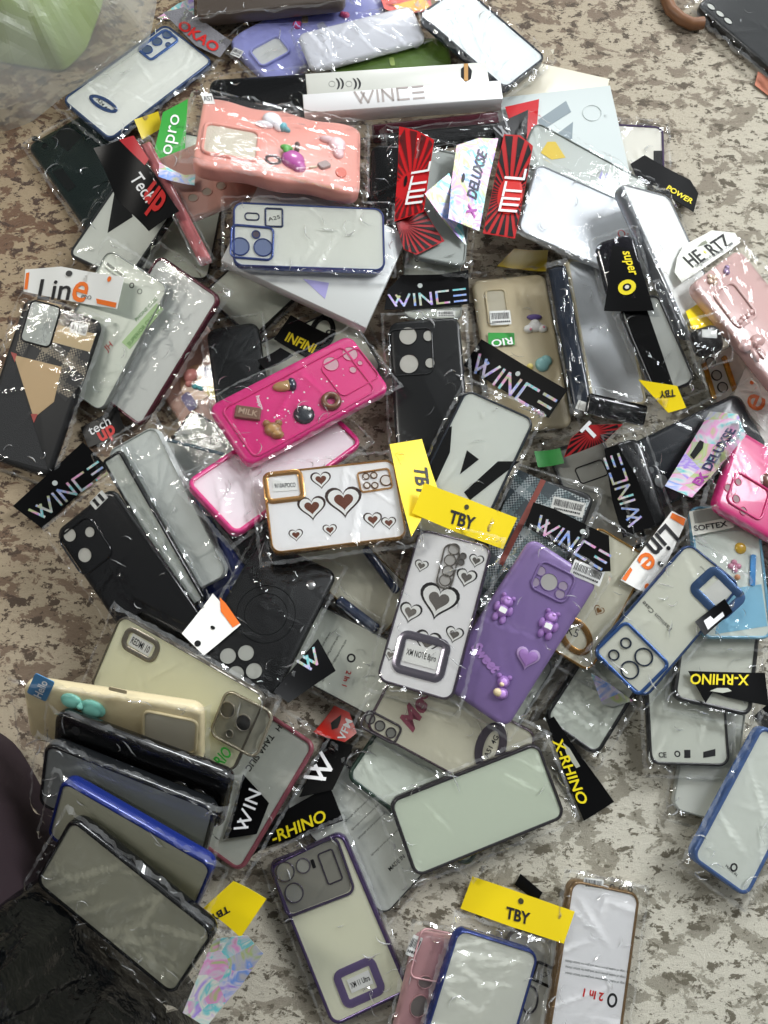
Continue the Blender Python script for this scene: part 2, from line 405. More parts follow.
def case(label, q, kind='clear', frame='26262a', panel='d9ddd3', fw=3.2, T=.009, r=.011, wav=0.0, rough=.35, metal=0.0, coat=.25, depth=.0016,
         mg=(.012, .012, .007), film=True, cap=.26, roll=0.0, bump=0.0, amp=.0012, cat='phone case', group='bagged phone cases in the heap', name='phone_case', lift=0.0, pm=None, ext=0.0, folds=12, **kw):
    c = Case(); c.label = label
    c.M, c.W, c.L = settle(q, T, cap, roll, lift=lift, **kw)
    c.T, c.bump, c.r = T, bump, r
    c.F = Fr(c.M, T); c.o = root_empty(name, c.M); tag(c.o, label, cat, group)
    W, L = c.W, c.L
    if panel != 'd9ddd3': panel = tuple(min(234, int(int(panel[k:k+2], 16)*1.08)) for k in (0, 2, 4))
    fm = frame if not isinstance(frame, str) else mat(frame, rough, metal, coat); c.fm = fm
    def o(i): return wavy(rrect(W-2*i, L-2*i, r-i, 6 if not wav else 6), 0, 1)
    def ow(i):
        n = 26; pts = []
        base = rrect(W-2*i, L-2*i, r-i, 6)
        out = []
        for k in range(len(base)):
            a, b = base[k], base[(k+1) % len(base)]; d = math.hypot(b[0]-a[0], b[1]-a[1])
            m = max(1, int(round(d/(L/n)))) if d > .02 else 1
            for t in range(m): out.append((a[0]+(b[0]-a[0])*t/m, a[1]+(b[1]-a[1])*t/m))
        return [(x*(1+wav*math.cos(2*math.pi*y/(L/2.6))), y) for x, y in out]
    if wav:                                            # counts must match between loops: resample from the outer one
        base = ow(0)
        def O(i):
            k = 1-2*i/W; k2 = 1-2*i/L; return [(x*k, y*k2) for x, y in base]
    else:
        O = o
    f = fw*mm
    if kind == 'clear':
        vf = loft([(O(.0016), .0002), (O(.0003), .002), (O(0), .004), (O(0), T-.003), (O(.0006), T-.0010), (O(.0016), T-.0001), (O(f*.7), T), (O(f), T-.0006), (O(f+.0002), T-.003), (O(f+.0002), .0012), (O(.003), .0002)], close=True)
        make('frame', vf, fm, c.o, True)
        pm_ = pm or PAPER if panel == 'd9ddd3' else (pm or mat(panel, .38, bump=.04, bscale=220))
        make('back_panel', loft([(O(f+.0001), .0012), (O(f+.0001), T-depth)], True, True), pm_, c.o)
        c.top = T-depth
    else:
        vf = loft([(O(.003), .0002), (O(.0008), .0016), (O(0), .004), (O(0), T-.004), (O(.0007), T-.0018), (O(.0022), T-.0005), (O(.0042), T-.0001), (O(.0046), T)], True, True)
        make('shell', vf, pm or fm, c.o, True)
        c.top = T
    if film: bag(c, mg, len(CASES)+1, amp, folds)
    stamp(c.M, W+.001, L+.001, T+ext)
    CASES.append(c); return c
# parts placed on a face: every position p is a spot on the face
def plate(c, name, p, rx, ry, m, h=.0006, r=None, z=None, rot=None, to=None, sub=None, b=0.0, smooth=False):
    """filled plate of half sizes rx, ry (mm); its +y axis points to the spot 'to'"""
    x, y = c.F.loc(p); a = (c.F.ang(p, to)-math.pi/2) if to else (rot or 0)
    o = ellipse(rx*mm, ry*mm) if r is None else rrect(2*rx*mm, 2*ry*mm, r*mm, 4)
    z0 = c.top if z is None else z
    return make(name, shift(slab(o, z0, z0+h, b), x, y, 0, a), m, sub or c.o, smooth)
def rim(c, name, p, rx, ry, wall, m, h=.0012, r=None, z=None, to=None, sub=None):
    x, y = c.F.loc(p); a = (c.F.ang(p, to)-math.pi/2) if to else 0; z0 = c.top if z is None else z
    def O(i): return ellipse((rx-i)*mm, (ry-i)*mm) if r is None else rrect(2*(rx-i)*mm, 2*(ry-i)*mm, max(r-i, .4)*mm, 5)
    vf = loft([(O(0), z0), (O(0), z0+h*.7), (O(wall*.25), z0+h), (O(wall*.75), z0+h), (O(wall), z0+h*.7), (O(wall), z0)], close=True)
    return make(name, shift(vf, x, y, 0, a), m, sub or c.o, True)
def hole(c, p, r, m=None, ringm=None, name='camera_cutout', ry=None, wall=.8):
    a = plate(c, name, p, r, ry or r, m or mat('c9c8c0', .6), .0003)
    rim(c, 'cutout_rim', p, r+wall, (ry or r)+wall, wall, ringm or c.fm, .0009, sub=a)
def lens(c, p, r, ringm, glass='20242c', name='camera_lens'):
    a = plate(c, name, p, r, r, mat(glass, .08, 0, .8), .0008)
    rim(c, 'lens_ring', p, r+1.1, r+1.1, 1.2, ringm, .0016, sub=a)
def shape(c, name, p, o, m, h=.0006, to=None, z=None, b=0.0, sub=None, smooth=False):
    x, y = c.F.loc(p); a = (c.F.ang(p, to)-math.pi/2) if to else 0; z0 = c.top if z is None else z
    return make(name, shift(slab(o, z0, z0+h, b), x, y, 0, a), m, sub or c.o, smooth)
def poly(c, name, pts, m, h=.0004, z=None, sub=None):
    o = [c.F.loc(p) for p in pts]
    ar = sum(o[i][0]*o[(i+1) % len(o)][1]-o[(i+1) % len(o)][0]*o[i][1] for i in range(len(o)))
    if ar < 0: o.reverse()
    z0 = c.top if z is None else z
    return make(name, slab(o, z0, z0+h), m, sub or c.o)
def blob(c, name, p, balls, m, to=None, z=None, sub=None):
    """one moulded charm from rounded lumps (sx, sy, sz, x, y, z in mm)"""
    x, y = c.F.loc(p); a = (c.F.ang(p, to)-math.pi/2) if to else 0; z0 = c.top if z is None else z
    vf = join(*[ball(*[k*mm for k in b]) for b in balls])
    return make(name, shift(vf, x, y, z0, a), m, sub or c.o, True)
def heart_mark(c, p, s, dark, fill, to, white=None):
    w = white or WHITE
    a = shape(c, 'heart', p, heart(s*mm), dark, .0003, to)
    shape(c, 'heart_field', p, heart(s*.84*mm), w, .0004, to, sub=a)
    shape(c, 'heart_centre', p, heart(s*.52*mm), fill, .0006, to, sub=a)
def fit_text(F, vf, s, e, hs, z, curl=None, xf=None):
    (ax, ay), (bx, by) = F.loc(s), F.loc(e)
    xs = [p[0] for p in vf[0]]; ys = [p[1] for p in vf[0]]
    w = max(xs)-min(xs); L = math.hypot(bx-ax, by-ay); k = L/w
    mid = (max(ys)+min(ys))/2; ca, sa = (bx-ax)/L, (by-ay)/L
    out = []
    for x, y, _ in vf[0]:
        u = (x-min(xs))*k; v = (y-mid)*k*hs
        X, Y = ax+u*ca-v*sa, ay+u*sa+v*ca
        out.append((X, Y, z+(curl(X, Y) if curl else 0)))
    r = (out, vf[1]); return xform(r, xf) if xf is not None else r
def text(c, s, p0, p1, m=None, hs=1.0, z=None, bold=0.0, name='lettering', sub=None, shear=0.0):
    vf = s if isinstance(s, tuple) else text_vf(s, bold, shear)
    z0 = (c.top if z is None else z)+.0003
    return make(name, fit_text(c.F, vf, p0, p1, hs, z0), m or KTXT, sub or c.o)
def sticker(c, p, rx, ry, to, s=None, m=None, dz=0.0004, lines=0):
    z = c.T+.0002 if dz is None else c.top+dz
    a = plate(c, 'sticker', p, rx, ry, m or WHITE, .0003, .8, z, to=to)
    x, y = c.F.loc(p); ang = c.F.ang(p, to)-math.pi/2
    if s:
        vf = text_vf(s, .01); xs = [q[0] for q in vf[0]]; ys = [q[1] for q in vf[0]]
        k = min(2*rx*.86*mm/(max(xs)-min(xs)), 2*ry*.8*mm/(max(ys)-min(ys)))
        ky = min(2*ry*.72*mm/(max(ys)-min(ys)), k*1.9)
        vf = ([((q[0]-(max(xs)+min(xs))/2)*k, (q[1]-(max(ys)+min(ys))/2)*ky, z+.0005) for q in vf[0]], vf[1])
        make('lettering', shift(vf, x, y, 0, ang), KTXT, a)
    if lines:
        vs, fs = [], []; rr = random.Random(int(p[0])); t = -rx*.88
        while t < rx*.85:
            w = rr.choice((.35, .5, .8)); b = len(vs)
            vs += [(t*mm, -ry*.2*mm, z+.0005), ((t+w)*mm, -ry*.2*mm, z+.0005), ((t+w)*mm, ry*.7*mm, z+.0005), (t*mm, ry*.7*mm, z+.0005)]; fs.append((b, b+1, b+2, b+3)); t += w+rr.choice((.4, .6, .9))
        t = -rx*.8
        while t < rx*.8:
            w = rr.uniform(.8, 2); b = len(vs); vs += [(t*mm, -ry*.7*mm, z+.0005), ((t+w)*mm, -ry*.7*mm, z+.0005), ((t+w)*mm, -ry*.45*mm, z+.0005), (t*mm, -ry*.45*mm, z+.0005)]; fs.append((b, b+1, b+2, b+3)); t += w+.6
        make('barcode', shift((vs, fs), x, y, 0, ang), KTXT, a)
    return a
# ------------------------------------------------------------------ paper header cards
class Card: pass
def card(pts, m, owner=None, label=None, name='header_card', amp=.0022, cap=.45, cat='packaging card', th=.0005, group='loose header cards', ydir=None, lift=0.0):
    """a folded paper header: outline pts, lies on the heap; child of the case it closes, or a thing of its own"""
    k = Card(); n = Vector((0, 0, 1)); O = Vector((0, 0, .02))
    for it in range(5):
        P = [hit(x, y, O, n) for x, y in pts]
        c = sum(P, Vector())/len(P)
        X, Y = [], []
        for i in range(len(P)):
            a, b = P[i], P[(i+1) % len(P)]
            for t in np.linspace(0, 1, 9):
                e = a.lerp(b, float(t))
                for s in (0, .25, .5, .75, 1): q = c.lerp(e, s); X.append(q.x); Y.append(q.y)
        a_, b_, c_ = rest_plane(np.array(X), np.array(Y), c.x, c.y, cap)
        n = Vector((-b_, -c_, 1)).normalized(); O = Vector((c.x, c.y, a_+.0012+lift))
    P = [hit(x, y, O, n) for x, y in pts]
    e = max(((P[i]-P[(i+1) % len(P)]) for i in range(len(P))), key=lambda v: v.length)
    M = axes(O, n, Vector((0, 0, 1)).cross(e) if abs(e.z) < .9*e.length else Vector((0, 1, 0)))
    k.M = M; k.F = Fr(M, 0); k.top = 0.0; k.T = th
    Q = [k.F.loc(p) for p in pts]
    ar = sum(Q[i][0]*Q[(i+1) % len(Q)][1]-Q[(i+1) % len(Q)][0]*Q[i][1] for i in range(len(Q)))
    if ar < 0: Q.reverse()
    hl = max(abs(x) for x, _ in Q); ph = random.uniform(0, 6)
    k.curl = lambda x, y: amp*(x/hl)**2+amp*.25*(1+math.sin(70*x+40*y+ph))
    bm = bmesh.new(); f = bm.faces.new([bm.verts.new((x, y, 0)) for x, y in Q])
    bmesh.ops.triangulate(bm, faces=[f])
    for _ in range(3):
        bmesh.ops.subdivide_edges(bm, edges=[e for e in bm.edges if e.calc_length() > .008], cuts=1)
        bmesh.ops.triangulate(bm, faces=bm.faces[:])
    vs = [(v.co.x, v.co.y, k.curl(v.co.x, v.co.y)) for v in bm.verts]; bm.verts.index_update()
    top = [tuple(v.index for v in f.verts) for f in bm.faces]; nb = len(vs)
    edge = [e for e in bm.edges if len(e.link_faces) == 1]
    fs = top+[tuple(nb+i for i in reversed(t)) for t in top]
    for e in edge:
        a, b = e.verts[0].index, e.verts[1].index; fs.append((a, b, nb+b, nb+a))
    vs2 = vs+[(x, y, z-th) for x, y, z in vs]; bm.free()
    if owner is not None:
        k.xf = owner.o.matrix_world.inverted() @ M
        k.o = make(name, xform((vs2, fs), k.xf), m, owner.o, True)
    else:
        k.xf = Matrix.Identity(4); k.o = make(name, (vs2, fs), m, None, True); k.o.matrix_world = M; tag(k.o, label, cat, group)
    stamp_pts = [P[i] for i in range(len(P))]
    cx = sum(P, Vector())/len(P)
    XX, YY, ZZ = [], [], []
    for i in range(len(P)):
        a, b = P[i], P[(i+1) % len(P)]
        nn = max(4, int((b-a).length/.0018))
        for t in np.linspace(0, 1, nn):
            e = a.lerp(b, float(t))
            for s in np.linspace(0, 1, 16): q = cx.lerp(e, float(s)); XX.append(q.x); YY.append(q.y); ZZ.append(q.z+.0012)
    hm_raise(XX, YY, np.array(ZZ))
    k.pts = pts; return k
def ctext(k, s, p0, p1, m, hs=1.0, bold=0.0, name='lettering', z=.0007, shear=0.0):
    vf = s if isinstance(s, tuple) else text_vf(s, bold, shear)
    return make(name, fit_text(k.F, vf, p0, p1, hs, z, k.curl, k.xf), m, k.o)
def cdisc(k, p, rx, ry, m, name='hang_hole', z=.0006, o=None, to=None):
    x, y = k.F.loc(p); o = o or ellipse(rx*mm, ry*mm, 20); a = (k.F.ang(p, to)-math.pi/2) if to else 0
    vf = shift(loft([(o, z), (o, z+.0001)], False, True), x, y, 0, a)
    vf = ([(a_, b_, c_+k.curl(a_, b_)) for a_, b_, c_ in vf[0]], vf[1])
    return make(name, xform(vf, k.xf), m, k.o)
def cpoly(k, pts, m, name='printed_band', z=.0006):
    Q = [k.F.loc(p) for p in pts]
    ar = sum(Q[i][0]*Q[(i+1) % len(Q)][1]-Q[(i+1) % len(Q)][0]*Q[i][1] for i in range(len(Q)))
    if ar < 0: Q.reverse()
    vs, fs = [], []; n = len(Q); cx, cy = sum(q[0] for q in Q)/n, sum(q[1] for q in Q)/n; G = 5
    # fan grid so that the print follows the paper's curl
    vs.append((cx, cy)); rings = []
    per = [(Q[i][0]+(Q[(i+1) % n][0]-Q[i][0])*t/6, Q[i][1]+(Q[(i+1) % n][1]-Q[i][1])*t/6) for i in range(n) for t in range(6)]
    for g in range(1, G+1):
        rings.append(len(vs)); vs += [(cx+(x-cx)*g/G, cy+(y-cy)*g/G) for x, y in per]
    m_ = len(per)
    for i in range(m_):
        q = (i+1) % m_; fs.append((0, rings[0]+i, rings[0]+q))
        for g in range(G-1): fs.append((rings[g]+i, rings[g+1]+i, rings[g+1]+q, rings[g]+q))
    vf = ([(x, y, z+k.curl(x, y)) for x, y in vs], fs)
    return make(name, xform(vf, k.xf), m, k.o)
def sunburst(k, p, r0, m, n=34, name='printed_rays', z=.0006):
    cx, cy = k.F.loc(p); Q = [k.F.loc(q) for q in k.pts]; vs, fs = [], []
    def edge(a):
        d = (math.cos(a), math.sin(a)); best = 9
        for i in range(len(Q)):
            (x1, y1), (x2, y2) = Q[i], Q[(i+1) % len(Q)]; ex, ey = x2-x1, y2-y1; det = d[0]*-ey+d[1]*ex
            if abs(det) < 1e-12: continue
            t = ((x1-cx)*-ey+(y1-cy)*ex)/det; s = (d[0]*(y1-cy)-d[1]*(x1-cx))/det
            if t > 0 and 0 <= s <= 1: best = min(best, t)
        return best*.97
    for j in range(n):
        a = 2*math.pi*j/n; w = math.pi/n*.62; r = r0*mm
        e0, e1 = edge(a-w), edge(a+w)
        if min(e0, e1) > 1 or min(e0, e1) < r: continue
        b = len(vs)
        for t in np.linspace(0, 1, 6):
            for sgn, ee in ((-1, e0), (1, e1)):
                R = r+(ee-r)*t; ww = w*(.25+.75*t); x, y = cx+R*math.cos(a+sgn*ww), cy+R*math.sin(a+sgn*ww); vs.append((x, y, z+k.curl(x, y)))
        for t in range(5): fs.append((b+2*t, b+2*t+2, b+2*t+3, b+2*t+1))
    return make(name, xform((vs, fs), k.xf), m, k.o)
def tby(pts, owner, t0, t1, hole_p, label=None):
    k = card(pts, YEL, owner, label)
    ctext(k, 'TBY', t0, t1, KTXT, 1.15, .03)
    if hole_p: cdisc(k, hole_p, 2.6, 2.6, mat('3c3a20', .7))
    return k
def wince(pts, owner, t0, t1, hole_p=None, vf=WINCE, hs=1.0, m=None, label=None):
    k = card(pts, GLOSSK, owner, label)
    ctext(k, vf, t0, t1, m or HOLO_INK, hs, name='lettering')
    if hole_p: cdisc(k, hole_p, 2.8, 2.8, mat('b9c0bd', .6))
    return k
# ------------------------------------------------------------------ the place: carpet, light
def carpet():
    m = bpy.data.materials.new('distressed_carpet'); m.use_nodes = True
    nt = m.node_tree; N = nt.nodes; K = nt.links; b = bsdf(m)
    tc = N.new('ShaderNodeTexCoord')
    def noise(scale, det, rough, dist, off):
        mp = N.new('ShaderNodeMapping'); mp.inputs['Location'].default_value = (off, off*1.7, 0); mp.inputs['Rotation'].default_value[2] = .55
        mp.inputs['Scale'].default_value = (1.0, 1.55, 1)
        K.new(tc.outputs['Object'], mp.inputs['Vector'])
        n = N.new('ShaderNodeTexNoise'); n.inputs['Scale'].default_value = scale; n.inputs['Detail'].default_value = det
        n.inputs['Roughness'].default_value = rough; n.inputs['Distortion'].default_value = dist
        K.new(mp.outputs[0], n.inputs['Vector']); return n.outputs['Fac']
    def step(x, a, c):
        r = N.new('ShaderNodeMapRange'); r.inputs['From Min'].default_value = a; r.inputs['From Max'].default_value = c
        r.clamp = True; K.new(x, r.inputs['Value']); return r.outputs[0]
    def mixc(f, A, B):
        x = N.new('ShaderNodeMix'); x.data_type = 'RGBA'; K.new(f, x.inputs[0])
        for s, v in ((6, A), (7, B)):
            if isinstance(v, str): x.inputs[s].default_value = lin(v)
            else: K.new(v, x.inputs[s])
        return x.outputs[2]
    sep = N.new('ShaderNodeSeparateXYZ'); K.new(tc.outputs['Object'], sep.inputs[0])
    # warm darker brown toward the far left corner of the rug, olive grey toward its other end
    g = N.new('ShaderNodeMath'); g.operation = 'MULTIPLY_ADD'; g.inputs[1].default_value = -1.5; K.new(sep.outputs[0], g.inputs[0]); K.new(sep.outputs[1], g.inputs[2])
    gz = step(g.outputs[0], -.6, .75)
    cream = mixc(gz, 'd6d2c2', 'aa9678'); 
    blotch = mixc(gz, 'a39e8e', '73563f')
    dark = mixc(gz, '716b5b', '4a3527')
    n1 = noise(24, 9, .70, .35, 3.1); n2 = noise(48, 8, .70, .3, 7.7); n3 = noise(100, 6, .7, .2, 1.3); fine = noise(1500, 2, .5, 0, 0)
    c1 = mixc(step(n1, .515, .535), cream, blotch)
    c2 = mixc(step(n2, .56, .58), c1, dark)
    c3 = mixc(step(n3, .585, .62), c2, dark)
    fm = N.new('ShaderNodeMix'); fm.data_type = 'RGBA'; fm.blend_type = 'MULTIPLY'; fm.inputs[0].default_value = .4
    fr = N.new('ShaderNodeValToRGB'); fr.color_ramp.elements[0].position = .25; fr.color_ramp.elements[0].color = (.35, .33, .3, 1); fr.color_ramp.elements[1].position = .7
    K.new(fine, fr.inputs[0]); K.new(c3, fm.inputs[6]); K.new(fr.outputs[0], fm.inputs[7])
    K.new(fm.outputs[2], b.inputs['Base Color']); b.inputs['Roughness'].default_value = .95
    b.inputs['Sheen Weight'].default_value = .15
    ad = N.new('ShaderNodeMath'); ad.operation = 'MULTIPLY_ADD'; ad.inputs[1].default_value = .35
    K.new(fine, ad.inputs[0]); K.new(n2, ad.inputs[2])
    bp = N.new('ShaderNodeBump'); bp.inputs['Strength'].default_value = .7; bp.inputs['Distance'].default_value = .004
    K.new(ad.outputs[0], bp.inputs['Height']); K.new(bp.outputs[0], b.inputs['Normal'])
    return m
fl = make('floor', ([(-4, -4, 0), (4, -4, 0), (4, 5, 0), (-4, 5, 0)], [(0, 1, 2, 3)]), carpet()); fl['kind'] = 'structure'; fl['label'] = 'cream and brown distressed carpet'; fl['category'] = 'floor'
w = bpy.data.worlds.new('world'); SC.world = w; w.use_nodes = True
_n = w.node_tree; _N = _n.nodes; _K = _n.links       # dim room above, bright toward the window side
_tc = _N.new('ShaderNodeTexCoord'); _vm = _N.new('ShaderNodeVectorMath'); _vm.operation = 'DOT_PRODUCT'; _vm.inputs[1].default_value = Vector((.52, .74, .42)).normalized()
_mr = _N.new('ShaderNodeMapRange'); _mr.inputs['From Min'].default_value = .62; _mr.inputs['From Max'].default_value = 1.0; _mr.inputs['To Min'].default_value = .20; _mr.inputs['To Max'].default_value = 1.4
_K.new(_tc.outputs['Generated'], _vm.inputs[0]); _K.new(_vm.outputs['Value'], _mr.inputs['Value']); _K.new(_mr.outputs[0], _N['Background'].inputs[1])
_N['Background'].inputs[0].default_value = (.86, .90, .92, 1)
def area(name, loc, tgt, sx, sy, P, col):
    l = bpy.data.lights.new(name, 'AREA'); l.shape = 'RECTANGLE'; l.size = sx; l.size_y = sy; l.energy = P; l.color = col
    o = bpy.data.objects.new(name, l); COL.objects.link(o); o.location = loc
    o.rotation_euler = (Vector(tgt)-Vector(loc)).to_track_quat('-Z', 'Y').to_euler(); return o
area('window_and_fill', (1.75, 1.0, 1.7), (-.02, 0, 0), .8, .9, 68, (.94, .97, 1.0))
area('window_and_fill', (.5, 3.3, 1.7), (0, .1, 0), .9, .6, 58, (.95, .98, 1.0))  # added fill daylight from the far side; no window is known there
area('added_side_strip', (-1.55, .5, 2.0), (0, 0, 0), .12, 1.2, 24, (1.0, .97, .90))  # added weaker strip light from the left, not a known fitting
SC.view_settings.view_transform = 'Standard'; SC.view_settings.look = 'None'; SC.view_settings.gamma = 1.0; SC.view_settings.use_curve_mapping = False
SC.view_settings.exposure = -0.2
SC.cycles.transparent_max_bounces = 24; SC.cycles.max_bounces = 7
# ------------------------------------------------------------------ soft shapes
def dome(name, pts, z0, H, m, folds=14, amp=.012, seed=1, parent=None, power=.5, drop=True, xf=None, base=None, rings=22, per=110, fw=(.012, .035), flat=False):
    """a soft crumpled volume over the outline pts"""
    r = random.Random(seed)
    P = [at(x, y, z0) for x, y in pts]; n = len(P)
    tot = [0]
    for i in range(n): tot.append(tot[-1]+(P[(i+1) % n]-P[i]).length)
    B = []
    for k in range(per):
        s = tot[-1]*k/per; i = max(j for j in range(n) if tot[j] <= s); B.append(P[i].lerp(P[(i+1) % n], (s-tot[i])/max(tot[i+1]-tot[i], 1e-6)))
    for _ in range(2): B = [(B[i-1]+B[i]*2+B[(i+1) % per])/4 for i in range(per)]
    c = sum(B, Vector())/per
    cr = []
    R = max((b-c).length for b in B)
    for k in range(folds):
        a = r.uniform(0, math.pi); cr.append((math.cos(a), math.sin(a), c.x+r.uniform(-R, R)*.7, c.y+r.uniform(-R, R)*.7, r.uniform(*fw), r.uniform(-.6, 1)*amp, r.uniform(.06, .2)))
    vs = []
    for g in range(rings):
        t = 1-g/rings
        for b in B:
            p = c.lerp(b, t); z = z0+H*(1-t**2.2)**power
            e = min(1, (1-t)*5)
            for ca, sa, px, py, wd, am, ln in cr:
                d = abs((p.x-px)*ca+(p.y-py)*sa); s = abs(-(p.x-px)*sa+(p.y-py)*ca)
                if d < wd and s < ln: z += e*am*(1-d/wd)*(1-s/ln)
            vs.append((p.x, p.y, z))
    vs.append((c.x, c.y, vs[-1][2])); fs = []
    for g in range(rings-1):
        for k in range(per):
            q = (k+1) % per; fs.append((g*per+k, g*per+q, (g+1)*per+q, (g+1)*per+k))
    for k in range(per): fs.append(((rings-1)*per+k, (rings-1)*per+(k+1) % per, len(vs)-1))
    if drop:
        b0 = len(vs); vs += [(x, y, .0005 if base is None else base) for x, y, _ in vs[:per]]
        for k in range(per): q = (k+1) % per; fs.append((b0+k, b0+q, q, k))
    if parent is not None: vs = [tuple(parent.matrix_world.inverted() @ Vector(v)) for v in vs]
    o = make(name, (vs, fs), m, parent, not flat); return o
def box(label, q, T, col='dfe1dc', roll=0.0, cap=.3, Lr=(.12, .24), Wr=(.02, .13), name='case_box', group='white case boxes', cat='box', m=None, **kw):
    c = Case(); c.M, c.W, c.L = settle(q, T, cap, roll, Lr=Lr, Wr=Wr, **kw); c.T, c.bump, c.top = T, 0, T
    c.F = Fr(c.M, T); c.o = root_empty(name, c.M); tag(c.o, label, cat, group)
    W, L = c.W, c.L
    make('box_body', loft([(rrect(W-.0008, L-.0008, .0008, 2), 0), (rrect(W, L, .0008, 2), .0006), (rrect(W, L, .0008, 2), T-.0006), (rrect(W-.0012, L-.0012, .0006, 2), T)], True, True), m or mat(col, .32, coat=.2), c.o, True)
    stamp(c.M, W, L, T); return c
GREYI = 'c9ccc4'; CREAM = 'dcd8c2'; DGREY = '6d716b'
PW = mat('f0efe9', .5)
# ================= lowest layer =================
c = case('dark bottle green case lying on the carpet below the blue-framed case', [(27, 146), (86, 110), (164, 214), (104, 256)], 'solid', '14221f', rough=.18, coat=.6, mg=(.004, .012, .006))
hole(c, (35, 139), 3.0, mat('060807', .3)); hole(c, (45, 146), 3.0, mat('060807', .3))
poly(c, 'printed_square', [(52, 138), (66, 124), (82, 136), (68, 152)], mat('0a100f', .3)); poly(c, 'printed_square', [(52, 172), (62, 168), (76, 186), (68, 192)], mat('0a100f', .3))
rim(c, 'raised_ring', (108, 190), 13, 13, 1.0, c.fm, .0008)
c = case('clear case with purple frame and crumpled white sheet, on the carpet under the frosted pouch', [(606, 120), (664, 126), (668, 262), (606, 262)], frame='54406c', metal=.4, rough=.2, panel='d8d6cc', amp=.003, folds=24)
poly(c, 'printed_mark', [(654, 150), (664, 150), (664, 168), (654, 168)], BLACK)
k = card([(630, 165), (644, 156), (665, 168), (690, 180), (698, 194), (693, 213), (668, 196), (640, 186)], GLOSSK, None, 'black header card with yellow word, poking out behind the silver-framed case')
ctext(k, 'POWER', (667, 188), (692, 203), YTXT, 1.0, .02)
# cream board and frosted pouch
c = box('cream flat board beneath the frosted grey-white pouch', [(468, 112), (540, 57), (614, 86), (590, 128)], .006, 'dcd6c2', name='cream_board', group='flat boards', cat='board', Wr=(.05, .12), Lr=(.08, .16))
c = box('frosted grey-white pouch with grey angular logo beside the clear silver case', [(500, 100), (609, 83), (629, 167), (515, 190)], .008, 'c3cbc8', name='frosted_pouch', group='frosted pouches', cat='pouch', Wr=(.09, .14), Lr=(.08, .16), m=mat('bcc4c2', .3, coat=.3))
poly(c, 'grey_logo', [(538, 120), (566, 101), (571, 112), (541, 131)], mat('7d8a90', .4)); poly(c, 'grey_logo', [(557, 134), (573, 122), (572, 140)], mat('7d8a90', .4))
rim(c, 'pressed_circle', (592, 113), 12, 12, 1.2, mat('b4bdbb', .35), .0005)
c = case('clear case with black frame line, beneath the black and red header card', [(168, 122), (234, 142), (206, 292), (135, 264)], frame='1c1d1f', panel='c4c8bb', fw=1.8)
c = case('clear case with black double edge and black triangle print beside the bottle green case', [(130, 148), (200, 188), (136, 292), (58, 246)], frame='24272a', panel='c9cdc6', fw=3.4, amp=.0035, folds=22, mg=(.010, .018, .010))
poly(c, 'black_triangle', [(118, 168), (132, 216), (107, 232)], BLACK)
c = case('clear case with black corner peeking below the big white box', [(315, 188), (362, 236), (250, 340), (203, 292)], frame='26282a', panel='c6cabf', fw=2.4)
c = case('clear case with black oval plate, mostly under the yellow-lettered black card', [(346, 300), (384, 372), (262, 428), (224, 356)], frame='39393c', panel='bfc3b6', fw=2.2)
rim(c, 'logo_ring', (322, 332), 22, 15, 6, mat('17181b', .25, .3), .0014, to=(360, 340)); text(c, 'SS', (322, 338), (332, 332), KTXT, 1.0, bold=.02)
c = case('slim pink-edged case standing on edge between white cases', [(240, 338), (248, 335), (262, 386), (254, 389)], 'solid', 'c4938a', Wr=(.008, .022), Lr=(.04, .17), T=.012, rough=.2, mg=(.006, .006, .003), amp=.003, r=.003)
c = case('pale pink case with round cartoon medallion, under the burgundy-framed case', [(140, 365), (189, 300), (272, 420), (223, 487)], 'solid', 'cfa797', rough=.4, bump=.003)
plate(c, 'medallion', (198, 383), 21, 21, mat('d6ad8a', .3, coat=.5), .0016, b=.0006); m_ = c.o.children[-1]
shape(c, 'medallion_patch', (190, 402), rrect(.022, .012, .004), mat('7d76a0', .5), .0005, (230, 370), c.top+.0016, sub=m_)
shape(c, 'medallion_patch', (212, 372), rrect(.015, .018, .004), mat('6e6a98', .5), .0005, (230, 370), c.top+.0016, sub=m_); shape(c, 'medallion_patch', (213, 393), rrect(.016, .010, .003), mat('d8cc68', .5), .0005, (230, 370), c.top+.0016, sub=m_)
blob(c, 'pink_charm', (192, 377), [(9, 8, 4, 0, 1, 1), (5, 4, 3, -6, -5, 1)], mat('e3968c', .3, coat=.5), z=c.top+.0014); blob(c, 'bow_charm', (199, 388), [(4, 3, 2, -3.5, 0, 1), (4, 3, 2, 3.5, 0, 1), (1.6, 1.6, 2.4, 0, 0, 1.4)], mat('5fb0b4', .3, coat=.4), to=(203, 376), z=c.top+.002)
c = case('dark charcoal case filling the gap beside the pale pink medallion case', [(205, 330), (258, 320), (262, 400), (226, 420)], 'solid', '17191a', Lr=(.08, .17), rough=.2)
c = case('grey clear case with rounded black frame top, behind the magenta open case', [(192, 407), (256, 450), (178, 572), (112, 528)], frame='1d2022', panel='a9aea6', fw=2.4)
poly(c, 'white_tab', [(192, 446), (216, 432), (222, 446), (212, 450)], WHITE); hole(c, (213, 441), 3.4, mat('6a6e6c', .5))
c = case('grey clear case with slate blue edge, below the magenta open case', [(160, 432), (232, 458), (190, 596), (118, 570)], frame='4d6470', panel='a5aaa5', fw=4.0, metal=.2)
c = case('black case seen through the gap beside the navy blue case', [(210, 520), (262, 500), (300, 600), (240, 620)], 'solid', '0e0f10', Lr=(.1, .17), rough=.15)
c = case('navy blue plain case wedged under the black ring case', [(112, 520), (172, 468), (262, 592), (202, 644)], 'solid', '1b2f78', rough=.3, mg=(.006, .012, .006))
